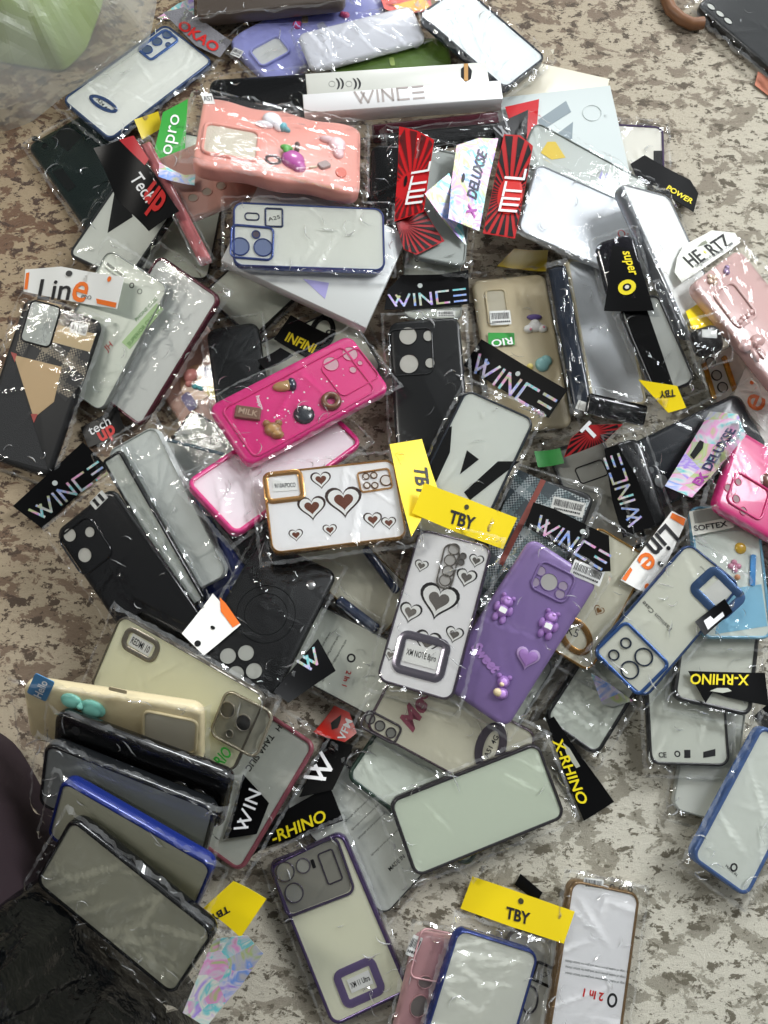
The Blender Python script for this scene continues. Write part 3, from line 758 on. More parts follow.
# centre base
c = case('white paper lined case with maker text, under the large blank clear case', [(281, 806), (337, 752), (438, 863), (383, 915)], frame='2c2e30', panel='c6c9c2', fw=1.6, mg=(.01, .008, .006), amp=.002)
for i, y in enumerate((0, 6, 12, 24)):
    text(c, 'lightweight and slim protective shell', (345+y*1.1, 822+y*1.4), (372+y*1.1, 796+y*1.4), mat('5b5d5a', .6), 1.0)
text(c, 'MADE IN', (389, 870), (404, 856), KTXT, 1.1, bold=.01)
c = case('grey-white clear case with dark green edge below the large blank clear case', [(343, 776), (390, 712), (512, 803), (466, 868)], frame='1f3a2c', panel='bfc6bb', fw=4.2)
c = case('cream clear case with gold edge between the heart cases', [(270, 540), (316, 494), (420, 596), (380, 640)], frame='9a8152', metal=.5, rough=.25, panel='c9c7b4', fw=2.6)
c = case('slim navy edge case standing beside the gold-edged cream case', [(361, 549), (369, 545), (402, 590), (395, 595)], 'solid', '1b2a4c', Wr=(.008, .022), Lr=(.04, .17), T=.012, rough=.2, mg=(.006, .006, .003), amp=.003, r=.003)
c = case('white clear case with red 2 in 1 print, below the silver heart case', [(262, 660), (298, 592), (429, 660), (392, 728)], frame='47494a', panel='c7cabf', fw=1.6, mg=(.01, .01, .006), amp=.002)
text(c, '2 In 1', (349, 671), (344, 686), RTXT, 1.0, bold=.02); rim(c, 'printed_ring', (351, 658), 4.5, 4.5, 1.8, KTXT, .0003)
for i in range(3): text(c, 'soft feel and flexible protective cover', (346-i*8, 640-i*4), (322-i*8, 682-i*4), mat('5b5d5a', .6), 1.0)
c = case('dark navy case on edge below the gold heart case', [(334, 601), (341, 594), (381, 624), (375, 633)], 'solid', '222d44', Wr=(.008, .022), Lr=(.04, .17), T=.012, rough=.2, mg=(.006, .006, .003), amp=.003, r=.003)
c = case('black-sided clear case on the carpet below the gold ring case', [(625, 586), (684, 620), (598, 754), (542, 722)], frame='141517', panel='b9beb4', fw=4.0, T=.013, amp=.003, folds=20)
c = case('pale clear case beside the upright navy sleeve, under the purple teddy case', [(500, 640), (560, 668), (520, 720), (470, 700)], frame='6f736f', panel='b4b8ae', Lr=(.08, .16))
c = case('white rounded case lowest of the pair with the recycling strip', [(690, 662), (758, 676), (724, 822), (678, 812)], frame='b8bcb6', panel='c9ccc4', fw=2.2, rough=.2)
c = case('clear case with dark frame and printed recycling strip along its foot', [(640, 612), (722, 612), (729, 767), (652, 765)], frame='2a2a2b', panel='c6c9be', fw=3.0, amp=.0022, folds=16)
text(c, 'CE', (659, 755), (667, 755), KTXT, 1.0, bold=.02); rim(c, 'printed_ring', (678, 754), 3, 3, 1.2, KTXT, .0003); poly(c, 'printed_mark', [(685, 750), (691, 750), (691, 758), (685, 758)], KTXT); poly(c, 'printed_mark', [(704, 752), (716, 749), (716, 756), (704, 758)], KTXT)
c = case('clear case with thick dark lip, below the black card with yellow lettering', [(690, 556), (768, 566), (752, 714), (672, 703)], frame='2b2b2c', panel='c9ccc0', fw=4.4)
c = case('clear case with sky blue foot and floral charms, under the magenta donut case', [(688, 512), (760, 500), (771, 632), (704, 646)], frame='7fb9d6', panel='c9d0c6', fw=3.0, rough=.2, bump=.002)
poly(c, 'blue_panel', [(722, 590), (762, 584), (768, 626), (716, 634)], mat('8ec7e0', .25, coat=.4))
blob(c, 'yellow_charm', (741, 548), [(6, 6, 2.4, 0, 0, .6)], mat('e2b52e', .3, coat=.4)); blob(c, 'flower_charm', (735, 566), [(3, 3, 2, 0, 4, .6), (3, 3, 2, 4, 0, .6), (3, 3, 2, -4, 0, .6), (3, 3, 2, 0, -4, .6), (2, 2, 2.6, 0, 0, .8)], mat('d68fa8', .35)); blob(c, 'flower_charm', (738, 577), [(3, 3, 2, 0, 0, .6)], mat('e39a6b', .35)); plate(c, 'blue_strap', (753, 570), 2.6, 16, mat('3f8fd0', .25), .002, 1.5, to=(754, 540))
k = card([(688, 512), (728, 504), (733, 528), (692, 536)], mat('cfd0c4', .5), c)
ctext(k, 'SOFTEX', (693, 529), (726, 524), KTXT, .8, .02)
cpoly(k, [(692, 512), (724, 506), (726, 518), (694, 524)], mat('8b8c84', .6), 'barcode')
c = case('blank clear case of grey-white sheet, below the purple teddy case and the upright card', [(566, 466), (642, 506), (604, 640), (528, 604)], frame='7b7f80', panel='bfc2c0', fw=2.0)
c = case('black-framed open case beneath the red spiky card', [(548, 452), (600, 432), (650, 540), (592, 565)], frame='121314', panel='8f8f88', fw=3.0, depth=.005)
rim(c, 'inner_loop', (592, 470), 16, 10, 1.2, BLACK, .001, 4, to=(606, 500))
k = card([(534, 452), (560, 449), (564, 464), (538, 468)], mat('2f8f3c', .4), None, 'small green card scrap beside the plaid case')
# ================= top left =================
c = case('white clear case with blue frame and blue oval ring, beside the green-filled bag', [(163, 23), (217, 60), (112, 138), (58, 102)], frame='38507c', metal=.35, rough=.25, panel='d5d8d2', fw=3.4)
rim(c, 'logo_ring', (103, 103), 8.5, 21, 4.6, mat('3d5686', .22, .4), .0015, to=(84, 92)); text(c, 'A24 4G', (97, 98), (109, 110), KTXT, .8, bold=.01)
rim(c, 'camera_ring', (158, 44), 14, 25, 3.0, mat('4d6fae', .2, .4), .002, 6, to=(180, 28)); 
for p, r_ in (((147, 49), 6), ((157, 41), 5.5), ((167, 34), 5.5), ((168, 44), 2.6)): lens(c, p, r_, mat('4d6fae', .2, .4), '5a6c84')
c = case('lavender wavy case with charms, at the far edge of the heap', [(272, 92), (225, 41), (343, -42), (391, 8)], 'solid', '9ea2dd', rough=.35, wav=.045, T=.014, bump=.003, mg=(.012, .01, .006))
rim(c, 'camera_window', (270, 52), 17, 23, 3.0, c.fm, .003, 8, to=(296, 38)); plate(c, 'camera_cutout', (270, 52), 14, 20, mat('cfd2cf', .5), .0006, 6, to=(296, 38))
blob(c, 'strawberry_charm', (297, 26), [(6, 5, 4, 0, 0, 1), (3, 3, 3, 0, -4, 1)], mat('d8477e', .25, coat=.5)); blob(c, 'heart_charm', (346, 16), [(5, 5, 3, 0, 0, 1), (4, 4, 3, 4, 2, 1)], mat('da5a86', .25, coat=.5))
plate(c, 'printed_patch', (322, 27), 7, 5, mat('b9bccf', .4), .0008, 2, to=(340, 20)); plate(c, 'printed_patch', (305, 20), 5, 4, mat('c2b48d', .4), .0008, 2, to=(340, 20))
sticker(c, (237, 53), 7, 6, (243, 44), lines=1, dz=None)
k = card([(378, -6), (428, -8), (432, 10), (400, 16), (384, 10)], mat('c73a2a', .35), None, 'red and yellow header card at the far edge of the heap'); cpoly(k, [(392, 6), (424, -2), (430, 9), (402, 15)], mat('e2a41e', .4))
c = case('olive green case under the pearly white sleeve', [(338, 76), (322, 44), (445, 34), (456, 64)], 'solid', '66853a', rough=.25, coat=.5, Wr=(.045, .08), Lr=(.12, .17), T=.013)
plate(c, 'button', (392, 62), 6, 3, mat('93a85e', .3), .001, 2, to=(410, 60))
c = case('pearly white case sleeve over the olive green case', [(320, 68), (288, 36), (402, 6), (437, 38)], 'solid', 'd9dbe2', rough=.25, coat=.4, mg=(.008, .012, .006), amp=.003, folds=20, Wr=(.045, .08))
c = case('taupe case on edge in a foil-ended sleeve at the far edge of the heap', [(186, -42), (358, -50), (348, 12), (192, 14)], 'solid', '5c5148', rough=.35, T=.018, Lr=(.06, .09), Wr=(.15, .19), mg=(.006, .006, .02), roll=0)
k = card([(158, 20), (178, 4), (194, -4), (194, 22)], HOLO_BIG, c)
c = case('clear case with dark blue-black sides, alone at the far edge toward the bare carpet', [(413, 10), (467, -13), (543, 54), (510, 92)], frame='252c3a', panel='d3d9de', fw=3.0, T=.013, amp=.0035, folds=22, rough=.2)
c = case('black glossy case in the gap between the lavender and the salmon wavy case', [(212, 118), (204, 78), (318, 70), (330, 112)], 'solid', '121416', rough=.2, Wr=(.03, .08), amp=.003)
k = card([(164, 14), (184, 8), (232, 42), (220, 58), (196, 46)], mat('77767c', .5, bump=.5, bscale=500), None, 'grey speckled card with red letters behind the blue-framed oval ring case'); ctext(k, 'OKAO', (180, 24), (218, 50), RTXT, .8, .03)
# boxes and edge-on cases
c = box('grey-white box edge printed with small arrows and a hexagon badge', [(487, 62), (489, 86), (308, 98), (305, 74)], .022, 'cfd0c8', Lr=(.16, .23), Wr=(.022, .034), cap=.1)
poly(c, 'hexagon_badge', [(467, 64), (472, 71), (471, 79), (466, 82), (461, 77), (461, 69)], BLACK); poly(c, 'badge_stripe', [(464, 64), (468, 64), (468, 81), (464, 81)], mat('b98a4a', .4), .0008)
for x in (332, 349): text(c, '))', (x+4, 84), (x+12, 83.5), KTXT, 1.0, bold=.03); rim(c, 'printed_outline', (x, 84), 4, 4, .7, mat('8d8e88', .5), .0003)
c = case('burgundy case standing on edge below the lettered white box', [(500, 107), (500, 124), (372, 137), (372, 121)], 'solid', '5a2533', Wr=(.008, .022), Lr=(.04, .17), T=.012, rough=.2, mg=(.006, .006, .003), amp=.003, r=.003)
c = box('white box edge with large pale grey lettering', [(503, 80), (504, 99), (303, 113), (300, 95)], .020, 'e4e4e4', Lr=(.18, .23), Wr=(.018, .03), cap=.1)
text(c, WINCE, (354, 98), (424, 92), mat('a9a09c', .5, .2), 1.0)
c = case('black case standing on edge below the burgundy one', [(502, 119), (506, 140), (388, 152), (384, 130)], 'solid', '0d0e0f', Wr=(.008, .022), Lr=(.04, .17), T=.012, rough=.2, mg=(.006, .006, .003), amp=.003, r=.003)
c = case('black case half buried between the pink wavy case and the red card', [(372, 140), (420, 150), (412, 250), (366, 236)], 'solid', '101112', rough=.18, Lr=(.1, .17), amp=.003)
k = card([(505, 108), (539, 100), (535, 150), (524, 165)], mat('c01d24', .3), None, 'red header card behind the small black lettered card')
k = card([(492, 126), (527, 111), (526, 142), (500, 152)], GLOSSK, None, 'small black header card with grey letter, over the plain red card'); ctext(k, W_, (497, 136), (510, 128), mat('77787a', .4), 1.2)
c = case('clear packet with yellow scrap, behind the blank cased sheet', [(520, 160), (534, 120), (650, 182), (636, 224)], frame='8d938f', panel='a9afa9', fw=2.4, roll=0, rough=.12, Wr=(.04, .086), amp=.003)
poly(c, 'yellow_scrap', [(541, 152), (548, 141), (556, 141), (566, 157), (552, 159)], mat('e0c21c', .5)); 
for i in range(3): plate(c, 'violet_stripe', (601+i*5, 176+i*2), 1.2, 8, mat('8d86c8', .3), .0004, to=(606+i*5, 160))
# ================= upper left =================
c = case('dusty pink case with three round holes, half under the salmon wavy case', [(188, 220), (150, 162), (285, 106), (325, 165)], 'solid', 'c99f92', rough=.4, mg=(.006, .01, .005))
for p in ((193, 198), (207, 192), (221, 186)): hole(c, p, 5.0, mat('a59c8e', .6))
c = case('thin rose case on edge beside the black and red card', [(138, 142), (148, 138), (212, 258), (200, 266)], 'solid', 'b56a6c', Wr=(.008, .022), Lr=(.04, .17), T=.012, rough=.2, mg=(.006, .006, .003), amp=.003, r=.003)
k = card([(98, 151), (124, 141), (150, 168), (184, 214), (152, 233), (118, 200)], GLOSSK, None, 'crumpled black header card with white script and red word, beside the thin rose case', amp=.006)
cpoly(k, [(122, 142), (137, 138), (150, 160), (146, 166)], mat('c82a34', .35)); ctext(k, 'Tech', (137, 177), (152, 200), WTXT, 1.1, .01, shear=.3); ctext(k, 'up', (146, 192), (163, 212), RTXT, 1.2, .03)
k = card([(134, 120), (158, 112), (162, 128), (142, 140)], mat('dfc61c', .4), None, 'yellow header card half under the green card')
c = case('white clear case with green printed slogan, leaning on the burgundy-framed case', [(157, 254), (222, 296), (142, 426), (79, 386)], frame='5d2633', panel='c8ccc8', fw=3.8, metal=.15, rough=.25, amp=.003, folds=20, mg=(.012, .012, .008))
c.o['label'] = 'clear case with burgundy frame and blank grey-white sheet'
c = case('white clear case printed with a green slogan, overlapping the burgundy-framed case', [(108, 247), (169, 288), (101, 413), (42, 372)], frame='9fa49f', panel='d3d8cd', fw=1.6, mg=(.012, .012, .008), amp=.002)
poly(c, 'green_strip', [(121, 342), (156, 303), (163, 309), (129, 349)], mat('b9d8a0', .5)); text(c, 'SUPERIOR QUALITY', (128, 345), (161, 306), mat('4a8a3a', .5), 1.0, z=c.top+.0004); text(c, 'PHONE CASE', (135, 320), (156, 298), mat('4a8a3a', .5), 1.0)
text(c, 'INDIVIDUALS', (106, 263), (124, 277), KTXT, .9, bold=.01); text(c, 'SHOCKPROOF', (104, 267), (122, 281), KTXT, .7)
rim(c, 'printed_ring', (131, 285), 3, 3, 1, KTXT, .0003); rim(c, 'printed_ring', (139, 291), 3, 3, .7, mat('6d716b', .5), .0003); text(c, 'JH', (105, 350), (111, 344), RTXT, 1.0)
k = card([(82, 428), (118, 406), (126, 432), (90, 448)], GLOSSK, None, 'black header card with white and red words, under the geometric patterned case'); ctext(k, 'tech', (90, 432), (110, 420), WTXT, 1.0, .01); ctext(k, 'up', (101, 440), (116, 430), RTXT, 1.1, .03)
PL = plaid_mat('brown_check', ('2b2c2e', 'a59a86', '6b665c'), 34, .2)
c = case('patterned case of black, tan wood and grey check triangles', [(24, 296), (103, 322), (50, 478), (-29, 452)], 'solid', '1a1b1d', rough=.55, coat=0, mg=(.006, .01, .008))
poly(c, 'check_patch', [(28, 300), (98, 324), (84, 380), (66, 402), (16, 350)], PL, .0003); poly(c, 'tan_patch', [(38, 300), (62, 305), (55, 318), (34, 312)], mat('c9ae86', .5), .0005); poly(c, 'tan_patch', [(14, 355), (62, 367), (54, 402), (34, 418)], mat('cdb288', .5), .0005); poly(c, 'tan_patch', [(58, 325), (96, 334), (90, 352), (52, 342)], mat('cdb88f', .5), .0005)
poly(c, 'charcoal_patch', [(12, 356), (32, 420), (48, 470), (-24, 450)], mat('3c3d3f', .7, bump=.5, bscale=900), .0004); poly(c, 'red_tip', [(31, 414), (38, 414), (34, 423)], mat('b9514a', .5), .0006); poly(c, 'red_tip', [(11, 352), (17, 354), (15, 362)], mat('b9514a', .5), .0006)
rim(c, 'camera_ring', (41, 324), 19, 24, 2.0, BLACK, .0016, 7, to=(48, 300)); plate(c, 'camera_cutout', (41, 324), 17.2, 22.2, mat('b4bab4', .5), .0009, 6, to=(48, 300)); sticker(c, (79, 329), 10, 6, (82, 318), 'A12 4G')
k = card([(27, 270), (62, 267), (126, 278), (119, 310), (74, 302), (25, 292)], WHITE, c)
ctext(k, 'Lin', (40, 290), (72, 290), KTXT, .75, .01); ctext(k, 'e', (74, 290), (88, 294), ORG, .9, .01); cdisc(k, (70, 274), 5, 3.4, mat('3a3b3a', .6)); cdisc(k, (111, 280), 3, 3, ORG, 'orange_dot'); cpoly(k, [(28, 274), (31, 273), (29, 290), (26, 290)], ORG); cpoly(k, [(97, 299), (119, 304), (118, 309), (98, 304)], ORG); ctext(k, 'PRO', (82, 297), (92, 298), KTXT, .8)
# ================= left middle =================
c = case('white clear sleeve stood beside the black camera case', [(104, 452), (156, 424), (226, 572), (180, 604)], frame='b9beba', panel='cdd3cf', fw=2.2, roll=0, mg=(.012, .012, .006), amp=.002, T=.013)
c = case('thin black-framed clear case leaning between the white sleeve and the black case', [(100, 460), (120, 450), (206, 600), (186, 612)], frame='101213', panel='b9beb7', fw=3.2, rough=.15, amp=.003, Wr=(.015, .03), r=.005)
c = case('black case with three round camera holes and a black header at its end', [(52, 534), (112, 485), (209, 630), (148, 670)], 'solid', '0b0b0d', rough=.16, coat=.5, mg=(.012, .012, .008), amp=.002)
rim(c, 'camera_ring', (86, 546), 21, 24, 1.6, c.fm, .0015, 9, to=(65, 515))
hole(c, (70, 535), 6.5); hole(c, (90, 532), 5.0); hole(c, (85, 555), 7); sticker(c, (99, 500), 5, 9, (105, 494), '=')
wince([(13, 506), (83, 442), (108, 467), (42, 528)], c, (33, 516), (103, 467), (55, 483), hs=.9)
k = card([(257, 361), (280, 349), (293, 357), (264, 371)], GLOSSK, None, 'small plain black card under the yellow-lettered black card')
k = card([(291, 316), (331, 336), (306, 358), (274, 340)], GLOSSK, None, 'black header card with yellow lettering, beside the white box corner'); ctext(k, 'INFINI', (287, 337), (315, 350), YTXT, 1.2, .03)
# ================= centre =================
c = case('black matte sheet case with magnetic ring and silver stud', [(272, 704), (194, 656), (262, 530), (337, 578)], 'solid', '0f1011', rough=.22, coat=.4, cap=.12, mg=(.012, .01, .006), amp=.003)
rim(c, 'magnet_ring', (266, 614), 29, 29, 1.0, mat('0a0a0b', .6, spec=.1), .0003); rim(c, 'magnet_ring', (266, 614), 21, 21, .8, mat('0a0a0b', .6, spec=.1), .0003)
blob(c, 'silver_stud', (311, 585), [(5, 5, 1.5, 0, 0, .5)], mat('c9c9c9', .2, .9))
for p in ((228, 656), (246, 653), (254, 671), (236, 674)): hole(c, p, 7.4, mat('a9aaa2', .6))
k = card([(213, 594), (241, 625), (204, 656), (182, 634)], PW, None, 'white card with orange corner beside the black ring case'); cpoly(k, [(220, 598), (226, 604), (240, 624), (233, 628), (221, 612)], ORG); cdisc(k, (198, 644), 3, 3, BLACK); cdisc(k, (213, 628), 1.6, 2.4, BLACK, 'printed_dot')
c = case('beige clear case with dark oval plate and pink script, under the purple teddy case', [(363, 728), (400, 660), (541, 735), (504, 804)], frame='5d4f58', metal=.4, rough=.25, panel='cfccb8', fw=2.6)
rim(c, 'logo_ring', (491, 747), 15, 24, 8, mat('6a626c', .25, .6), .0016, to=(497, 728)); text(c, 'A51 4G', (486, 757), (497, 736), KTXT, 1.0, bold=.01)
rim(c, 'camera_ring', (381, 727), 10, 20, 2.2, mat('5a5458', .25, .5), .0018, 6, to=(400, 737))
for p in ((370, 719), (380, 726), (391, 733)): lens(c, p, 4.2, mat('5a5458', .25, .5), '8c8c84')
text(c, 'Me', (405, 728), (422, 699), mat('a3586a', .4), 1.0, bold=.04, shear=.3); text(c, 'O', (420, 698), (428, 690), mat('a3586a', .4), 1.0, bold=.02)
c = case('cream open case with cloud charm and green card, under the clear cases', [(470, 277), (546, 273), (573, 430), (496, 433)], 'solid', 'dccfae', rough=.45, bump=.002, mg=(.010, .01, .008))
rim(c, 'camera_window', (497, 308), 12.5, 24, 2.2, c.fm, .0022, 6, to=(494, 284)); plate(c, 'camera_cutout', (497, 308), 10.5, 22, mat('cfc9b4', .55), .0006, 5, to=(494, 284))
blob(c, 'cloud_charm', (535, 327), [(9, 7, 4, 0, 0, 1), (6, 5, 4, -8, -3, 1), (6, 5, 4, 8, -3, 1), (6, 5, 4, 0, 4, 1)], mat('ecebe8', .35, coat=.3), to=(533, 305)); blob(c, 'cap_charm', (534, 318), [(9, 3.5, 3, 0, 0, 2)], mat('6d5a9c', .35), to=(533, 305)); blob(c, 'blush_dot', (530, 331), [(1.6, 1.6, 1.5, 0, 0, 4.2)], mat('e08a9a', .4)); blob(c, 'blush_dot', (543, 329), [(1.6, 1.6, 1.5, 0, 0, 4.2)], mat('e08a9a', .4))
blob(c, 'teal_charm', (542, 365), [(8, 9, 4, 0, 0, 1), (7, 7, 4, 5, 4, 1)], mat('8fc2c2', .35)); blob(c, 'yellow_charm', (530, 367), [(4, 4, 3, 0, 0, 1)], mat('e3d27a', .35))
plate(c, 'green_card', (501, 340), 15, 7.5, mat('2f9a3c', .4), .0006, 1, c.top+.0025, to=(500, 310)); text(c, 'RIO', (512, 342), (491, 345), WTXT, .8, c.top+.0032, .02); sticker(c, (500, 319), 12, 9, (498, 300), lines=1, dz=.0027)
k = card([(497, 268), (514, 249), (548, 251), (546, 272)], mat('c4ab24', .35), None, 'dull yellow card above the cream open case')
c = case('white boxed sheet with icons, behind the black header with rainbow lettering', [(404, 254), (456, 252), (462, 330), (402, 332)], frame='a4a8a2', panel='c6c9bf', fw=1.4, Lr=(.08, .17))
for i, x in enumerate((417, 427, 438, 448)): rim(c, 'printed_ring', (x, 259), 2.6, 2.6, .9, KTXT, .0003)
c = case('black case with four camera holes and rainbow-lettered black header', [(386, 321), (462, 317), (470, 474), (400, 479)], 'solid', '161718', rough=.3, coat=.2, cap=.07, mg=(.012, .008, .008), amp=.002)
rim(c, 'camera_ring', (411, 352), 24, 27, 1.3, c.fm, .0012, 8, to=(410, 324))
hole(c, (408, 336), 9.5, ry=10); hole(c, (428, 336), 5, ry=6); hole(c, (409, 364), 10, ry=10.5); hole(c, (430, 363), 5, ry=5.5)
wince([(388, 290), (402, 275), (440, 275), (468, 271), (469, 305), (384, 311)], c, (388, 302), (466, 296), (420, 286), hs=.85); sticker(c, (446, 314), 10, 3.5, (446, 300), lines=1)
c = box('flat white case box with violet logo, under the blue-violet camera case', [(218, 259), (270, 170), (413, 238), (361, 326)], .018, 'd6d9d6', Lr=(.15, .21), Wr=(.09, .12), cap=.14)
poly(c, 'violet_logo', [(303, 279), (329, 283), (325, 299)], mat('a9a4d6', .3))
c = case('white clear case with blue-violet frame and big camera ring, on the flat white box', [(224, 264), (241, 203), (391, 206), (379, 273)], frame='4f62a4', metal=.35, rough=.2, panel='d9ddd3', fw=2.4, T=.012, mg=(.012, .012, .006))
for p in ((240, 246), (263, 247)): lens(c, p, 9, mat('4a5c98', .2, .4), '7f8db0')
lens(c, (256, 234), 3.6, mat('4a5c98', .2, .4), '665a66'); rim(c, 'camera_ring', (252, 242), 19, 23, 2.2, mat('4a5c98', .2, .4), .002, 7, to=(228, 240))
rim(c, 'logo_ring', (274, 217), 11, 10, 2, mat('39415f', .25, .3), .001, 3); text(c, 'A25', (268, 219), (280, 216), KTXT, .7); rim(c, 'flash_ring', (252, 216), 4.5, 8, 1.4, mat('39415f', .25, .3), .001, 4)
c = case('cream sided case on edge with glossy white sheet, beside the upright navy sleeve', [(568, 259), (618, 262), (650, 404), (590, 404)], frame='d3c6a2', panel='d0d4d6', fw=3.6, roll=20, T=.013, mg=(.01, .012, .006), amp=.002)
c = case('navy sleeve standing on edge beside the cream sided case', [(546, 267), (566, 262), (591, 404), (574, 412)], 'solid', '222a38', Wr=(.008, .022), Lr=(.04, .17), T=.012, rough=.2, mg=(.006, .006, .003), amp=.003, r=.003)
sticker(c, (585, 407), 9, 5, (590, 395), lines=0)
c = case('blank white clear case with sunburst red header at its end', [(521, 238), (534, 155), (662, 216), (646, 288)], frame='aeb2b6', panel='cfd3d6', fw=2.2, rough=.2, mg=(.010, .012, .006), amp=.0018)
text(c, 'O.', (619, 235), (627, 230), RTXT, 1.0)
k = card([(504, 135), (520, 136), (533, 147), (515, 240), (483, 235)], mat('b81f22', .28), c); sunburst(k, (510, 196), 12, BLACK); cdisc(k, (510, 196), 14, 26, mat('cf2723', .3), 'red_disc', .0007, to=(514, 160)); ctext(k, MTL, (507, 214), (517, 170), WTXT, .8, z=.0022)
c = case('pale translucent case tucked under the two foil and red cards', [(424, 150), (474, 150), (468, 262), (410, 262)], frame='8f9590', panel='9aa09a', Lr=(.1, .17), amp=.003)
k = card([(396, 224), (424, 211), (444, 242), (416, 256), (404, 250)], mat('a81f24', .28), None, 'folded red card scrap with dark rays, below the tall red sunburst card'); sunburst(k, (404, 226), 5, BLACK, 26)
k = card([(400, 128), (418, 132), (434, 140), (424, 213), (395, 223)], mat('c31d22', .26), None, 'tall red header card with white letters, beside the pink wavy case'); sunburst(k, (412, 186), 20, mat('5c0f12', .35)); ctext(k, MTL, (414, 206), (423, 164), WTXT, .8, z=.0016); cdisc(k, (406, 182), 2, 8, BLACK, to=(408, 165))
k = card([(424, 194), (448, 174), (460, 205), (465, 246), (446, 224)], HOLO, None, 'rainbow foil card scrap beside the lettered foil card')
k = card([(456, 146), (478, 139), (497, 140), (478, 232), (447, 220)], HOLO, None, 'rainbow foil header card with dark letters between two red cards'); ctext(k, 'DELUXSE', (471, 198), (482, 152), mat('1d1b3c', .4), 1.1, .03); ctext(k, 'X', (469, 217), (472, 207), mat('a02a9a', .4), 1.0, .05); cdisc(k, (463, 178), 2, 6, BLACK, to=(466, 160))
# ================= right side =================
c = case('silver-framed white case leaning toward the bare carpet, dark inner side', [(624, 194), (656, 165), (738, 322), (697, 376)], frame='8e9298', metal=.5, rough=.2, panel='cfd0cd', fw=2.6, roll=34, T=.014, mg=(.01, .01, .006))
c = case('dark framed slanted case half black half white, above the small yellow card', [(618, 300), (657, 300), (707, 392), (646, 388)], frame='0e0f10', panel='b9bcb8', fw=3.0, T=.012, Lr=(.08, .15), Wr=(.03, .06), amp=.002)
poly(c, 'black_half', [(621, 303), (645, 303), (674, 387), (650, 386)], GLOSSK); rim(c, 'printed_ring', (647, 346), 4, 7, .7, mat('9a9a9a', .4), .0003)
k = card([(638, 380), (657, 383), (677, 386), (686, 408), (668, 413)], YEL, c); ctext(k, 'TBY', (675, 393), (659, 395), KTXT, 1.2, .03)
c = case('small glossy black case with a black header bearing a yellow disc', [(592, 234), (634, 241), (650, 296), (604, 292)], 'solid', '191822', rough=.15, coat=.6, Lr=(.055, .09), Wr=(.04, .06), mg=(.006, .004, .006), amp=.003)
k = card([(612, 246), (634, 250), (646, 284), (654, 312), (604, 311), (608, 285)], GLOSSK, c); cdisc(k, (627, 288), 9, 9, mat('e8d61e', .4), 'yellow_disc'); cdisc(k, (627, 288), 4.4, 4.4, BLACK, 'black_ring', .0009); cdisc(k, (627, 288), 2.2, 2.2, mat('d9d6c8', .4), 'ring_eye', .0011); ctext(k, 'super', (624, 252), (632, 277), YTXT, 1.0, .02, shear=.3)
c = case('black glossy sleeve ends bunched below the cream sided case', [(575, 408), (600, 398), (652, 404), (640, 428)], 'solid', '0c0d0f', rough=.2, T=.005, r=.003, Lr=(.02, .07), Wr=(.02, .08), amp=.003, folds=26)
k = card([(563, 457), (570, 438), (586, 425), (622, 424), (604, 442), (578, 452)], mat('9c1c20', .3), None, 'crumpled red spiky sunburst card above the plaid case', amp=.004); sunburst(k, (592, 432), 8, BLACK, 30); ctext(k, 'T', (584, 436), (594, 426), WTXT, 1.0, .04)
c = case('white clear case with gold camera bars, under the pink bow case', [(697, 360), (746, 338), (800, 452), (750, 478)], frame='d8d6cc', panel='d6d4cc', fw=2.0, rough=.2)
GOLD = mat('c79a45', .22, .85)
for a_, b_ in (((704, 364), (714, 398)), ((722, 352), (737, 396))): plate(c, 'gold_bar', ((a_[0]+b_[0])/2, (a_[1]+b_[1])/2), 2.6, 21, GOLD, .003, 2, to=a_)
for p in ((711, 362), (717, 375), (723, 387)): lens(c, p, 5, mat('4b4844', .25, .7), 'b9b5ab')
k = card([(745, 368), (772, 380), (764, 432), (733, 396)], PW, None, 'white card with orange letter, below the gold camera bars'); ctext(k, 'e', (752, 410), (758, 396), ORG, 1.0, .01); cdisc(k, (751, 383), 2.2, 2.2, ORG, 'orange_dot')
k = card([(685, 312), (702, 301), (722, 318), (722, 326), (690, 331)], YEL, None, 'plain yellow card between the silver-framed case and the pink bow case')
c = case('black scrap case with white label below the plain yellow card', [(690, 330), (722, 326), (726, 350), (700, 356)], 'solid', '1d1a18', Lr=(.03, .06), Wr=(.03, .06), rough=.2); sticker(c, (709, 334), 9, 4, (709, 324))
c = case('pale pink case with sculpted bow, under the pale wordmark header', [(689, 281), (742, 251), (840, 370), (787, 404)], 'solid', 'c39f9a', rough=.3, coat=.4, T=.013, bump=.004, mg=(.010, .01, .005), amp=.002)
blob(c, 'bow', (752, 345), [(10, 7, 4, -9, 2, 1), (10, 7, 4, 9, 2, 1), (4, 4, 5, 0, 0, 1), (4, 9, 3, -5, -10, 1), (4, 9, 3, 5, -10, 1)], c.fm, to=(735, 315))
blob(c, 'flower_charm', (712, 280), [(3.5, 3.5, 2, 4, 0, 1), (3.5, 3.5, 2, -4, 0, 1), (3.5, 3.5, 2, 0, 4, 1), (3.5, 3.5, 2, 0, -4, 1), (2.4, 2.4, 3, 0, 0, 1)], mat('cfb9a6', .2, .3)); blob(c, 'flower_charm', (726, 272), [(4, 4, 2, 0, 0, 1), (3, 3, 2, 4, 3, 1)], mat('9a86a8', .2, .4))
rim(c, 'raised_ring', (735, 305), 18, 24, 3, c.fm, .002, 9, to=(722, 288)); blob(c, 'ruffle', (745, 318), [(4, 3, 2, -10, 0, 1), (4, 3, 2, -3, 1, 1), (4, 3, 2, 4, 0, 1), (4, 3, 2, 11, 1, 1)], c.fm)
k = card([(673, 274), (677, 258), (683, 246), (711, 231), (733, 235), (739, 244), (680, 284)], mat('d9dbd2', .4), c)
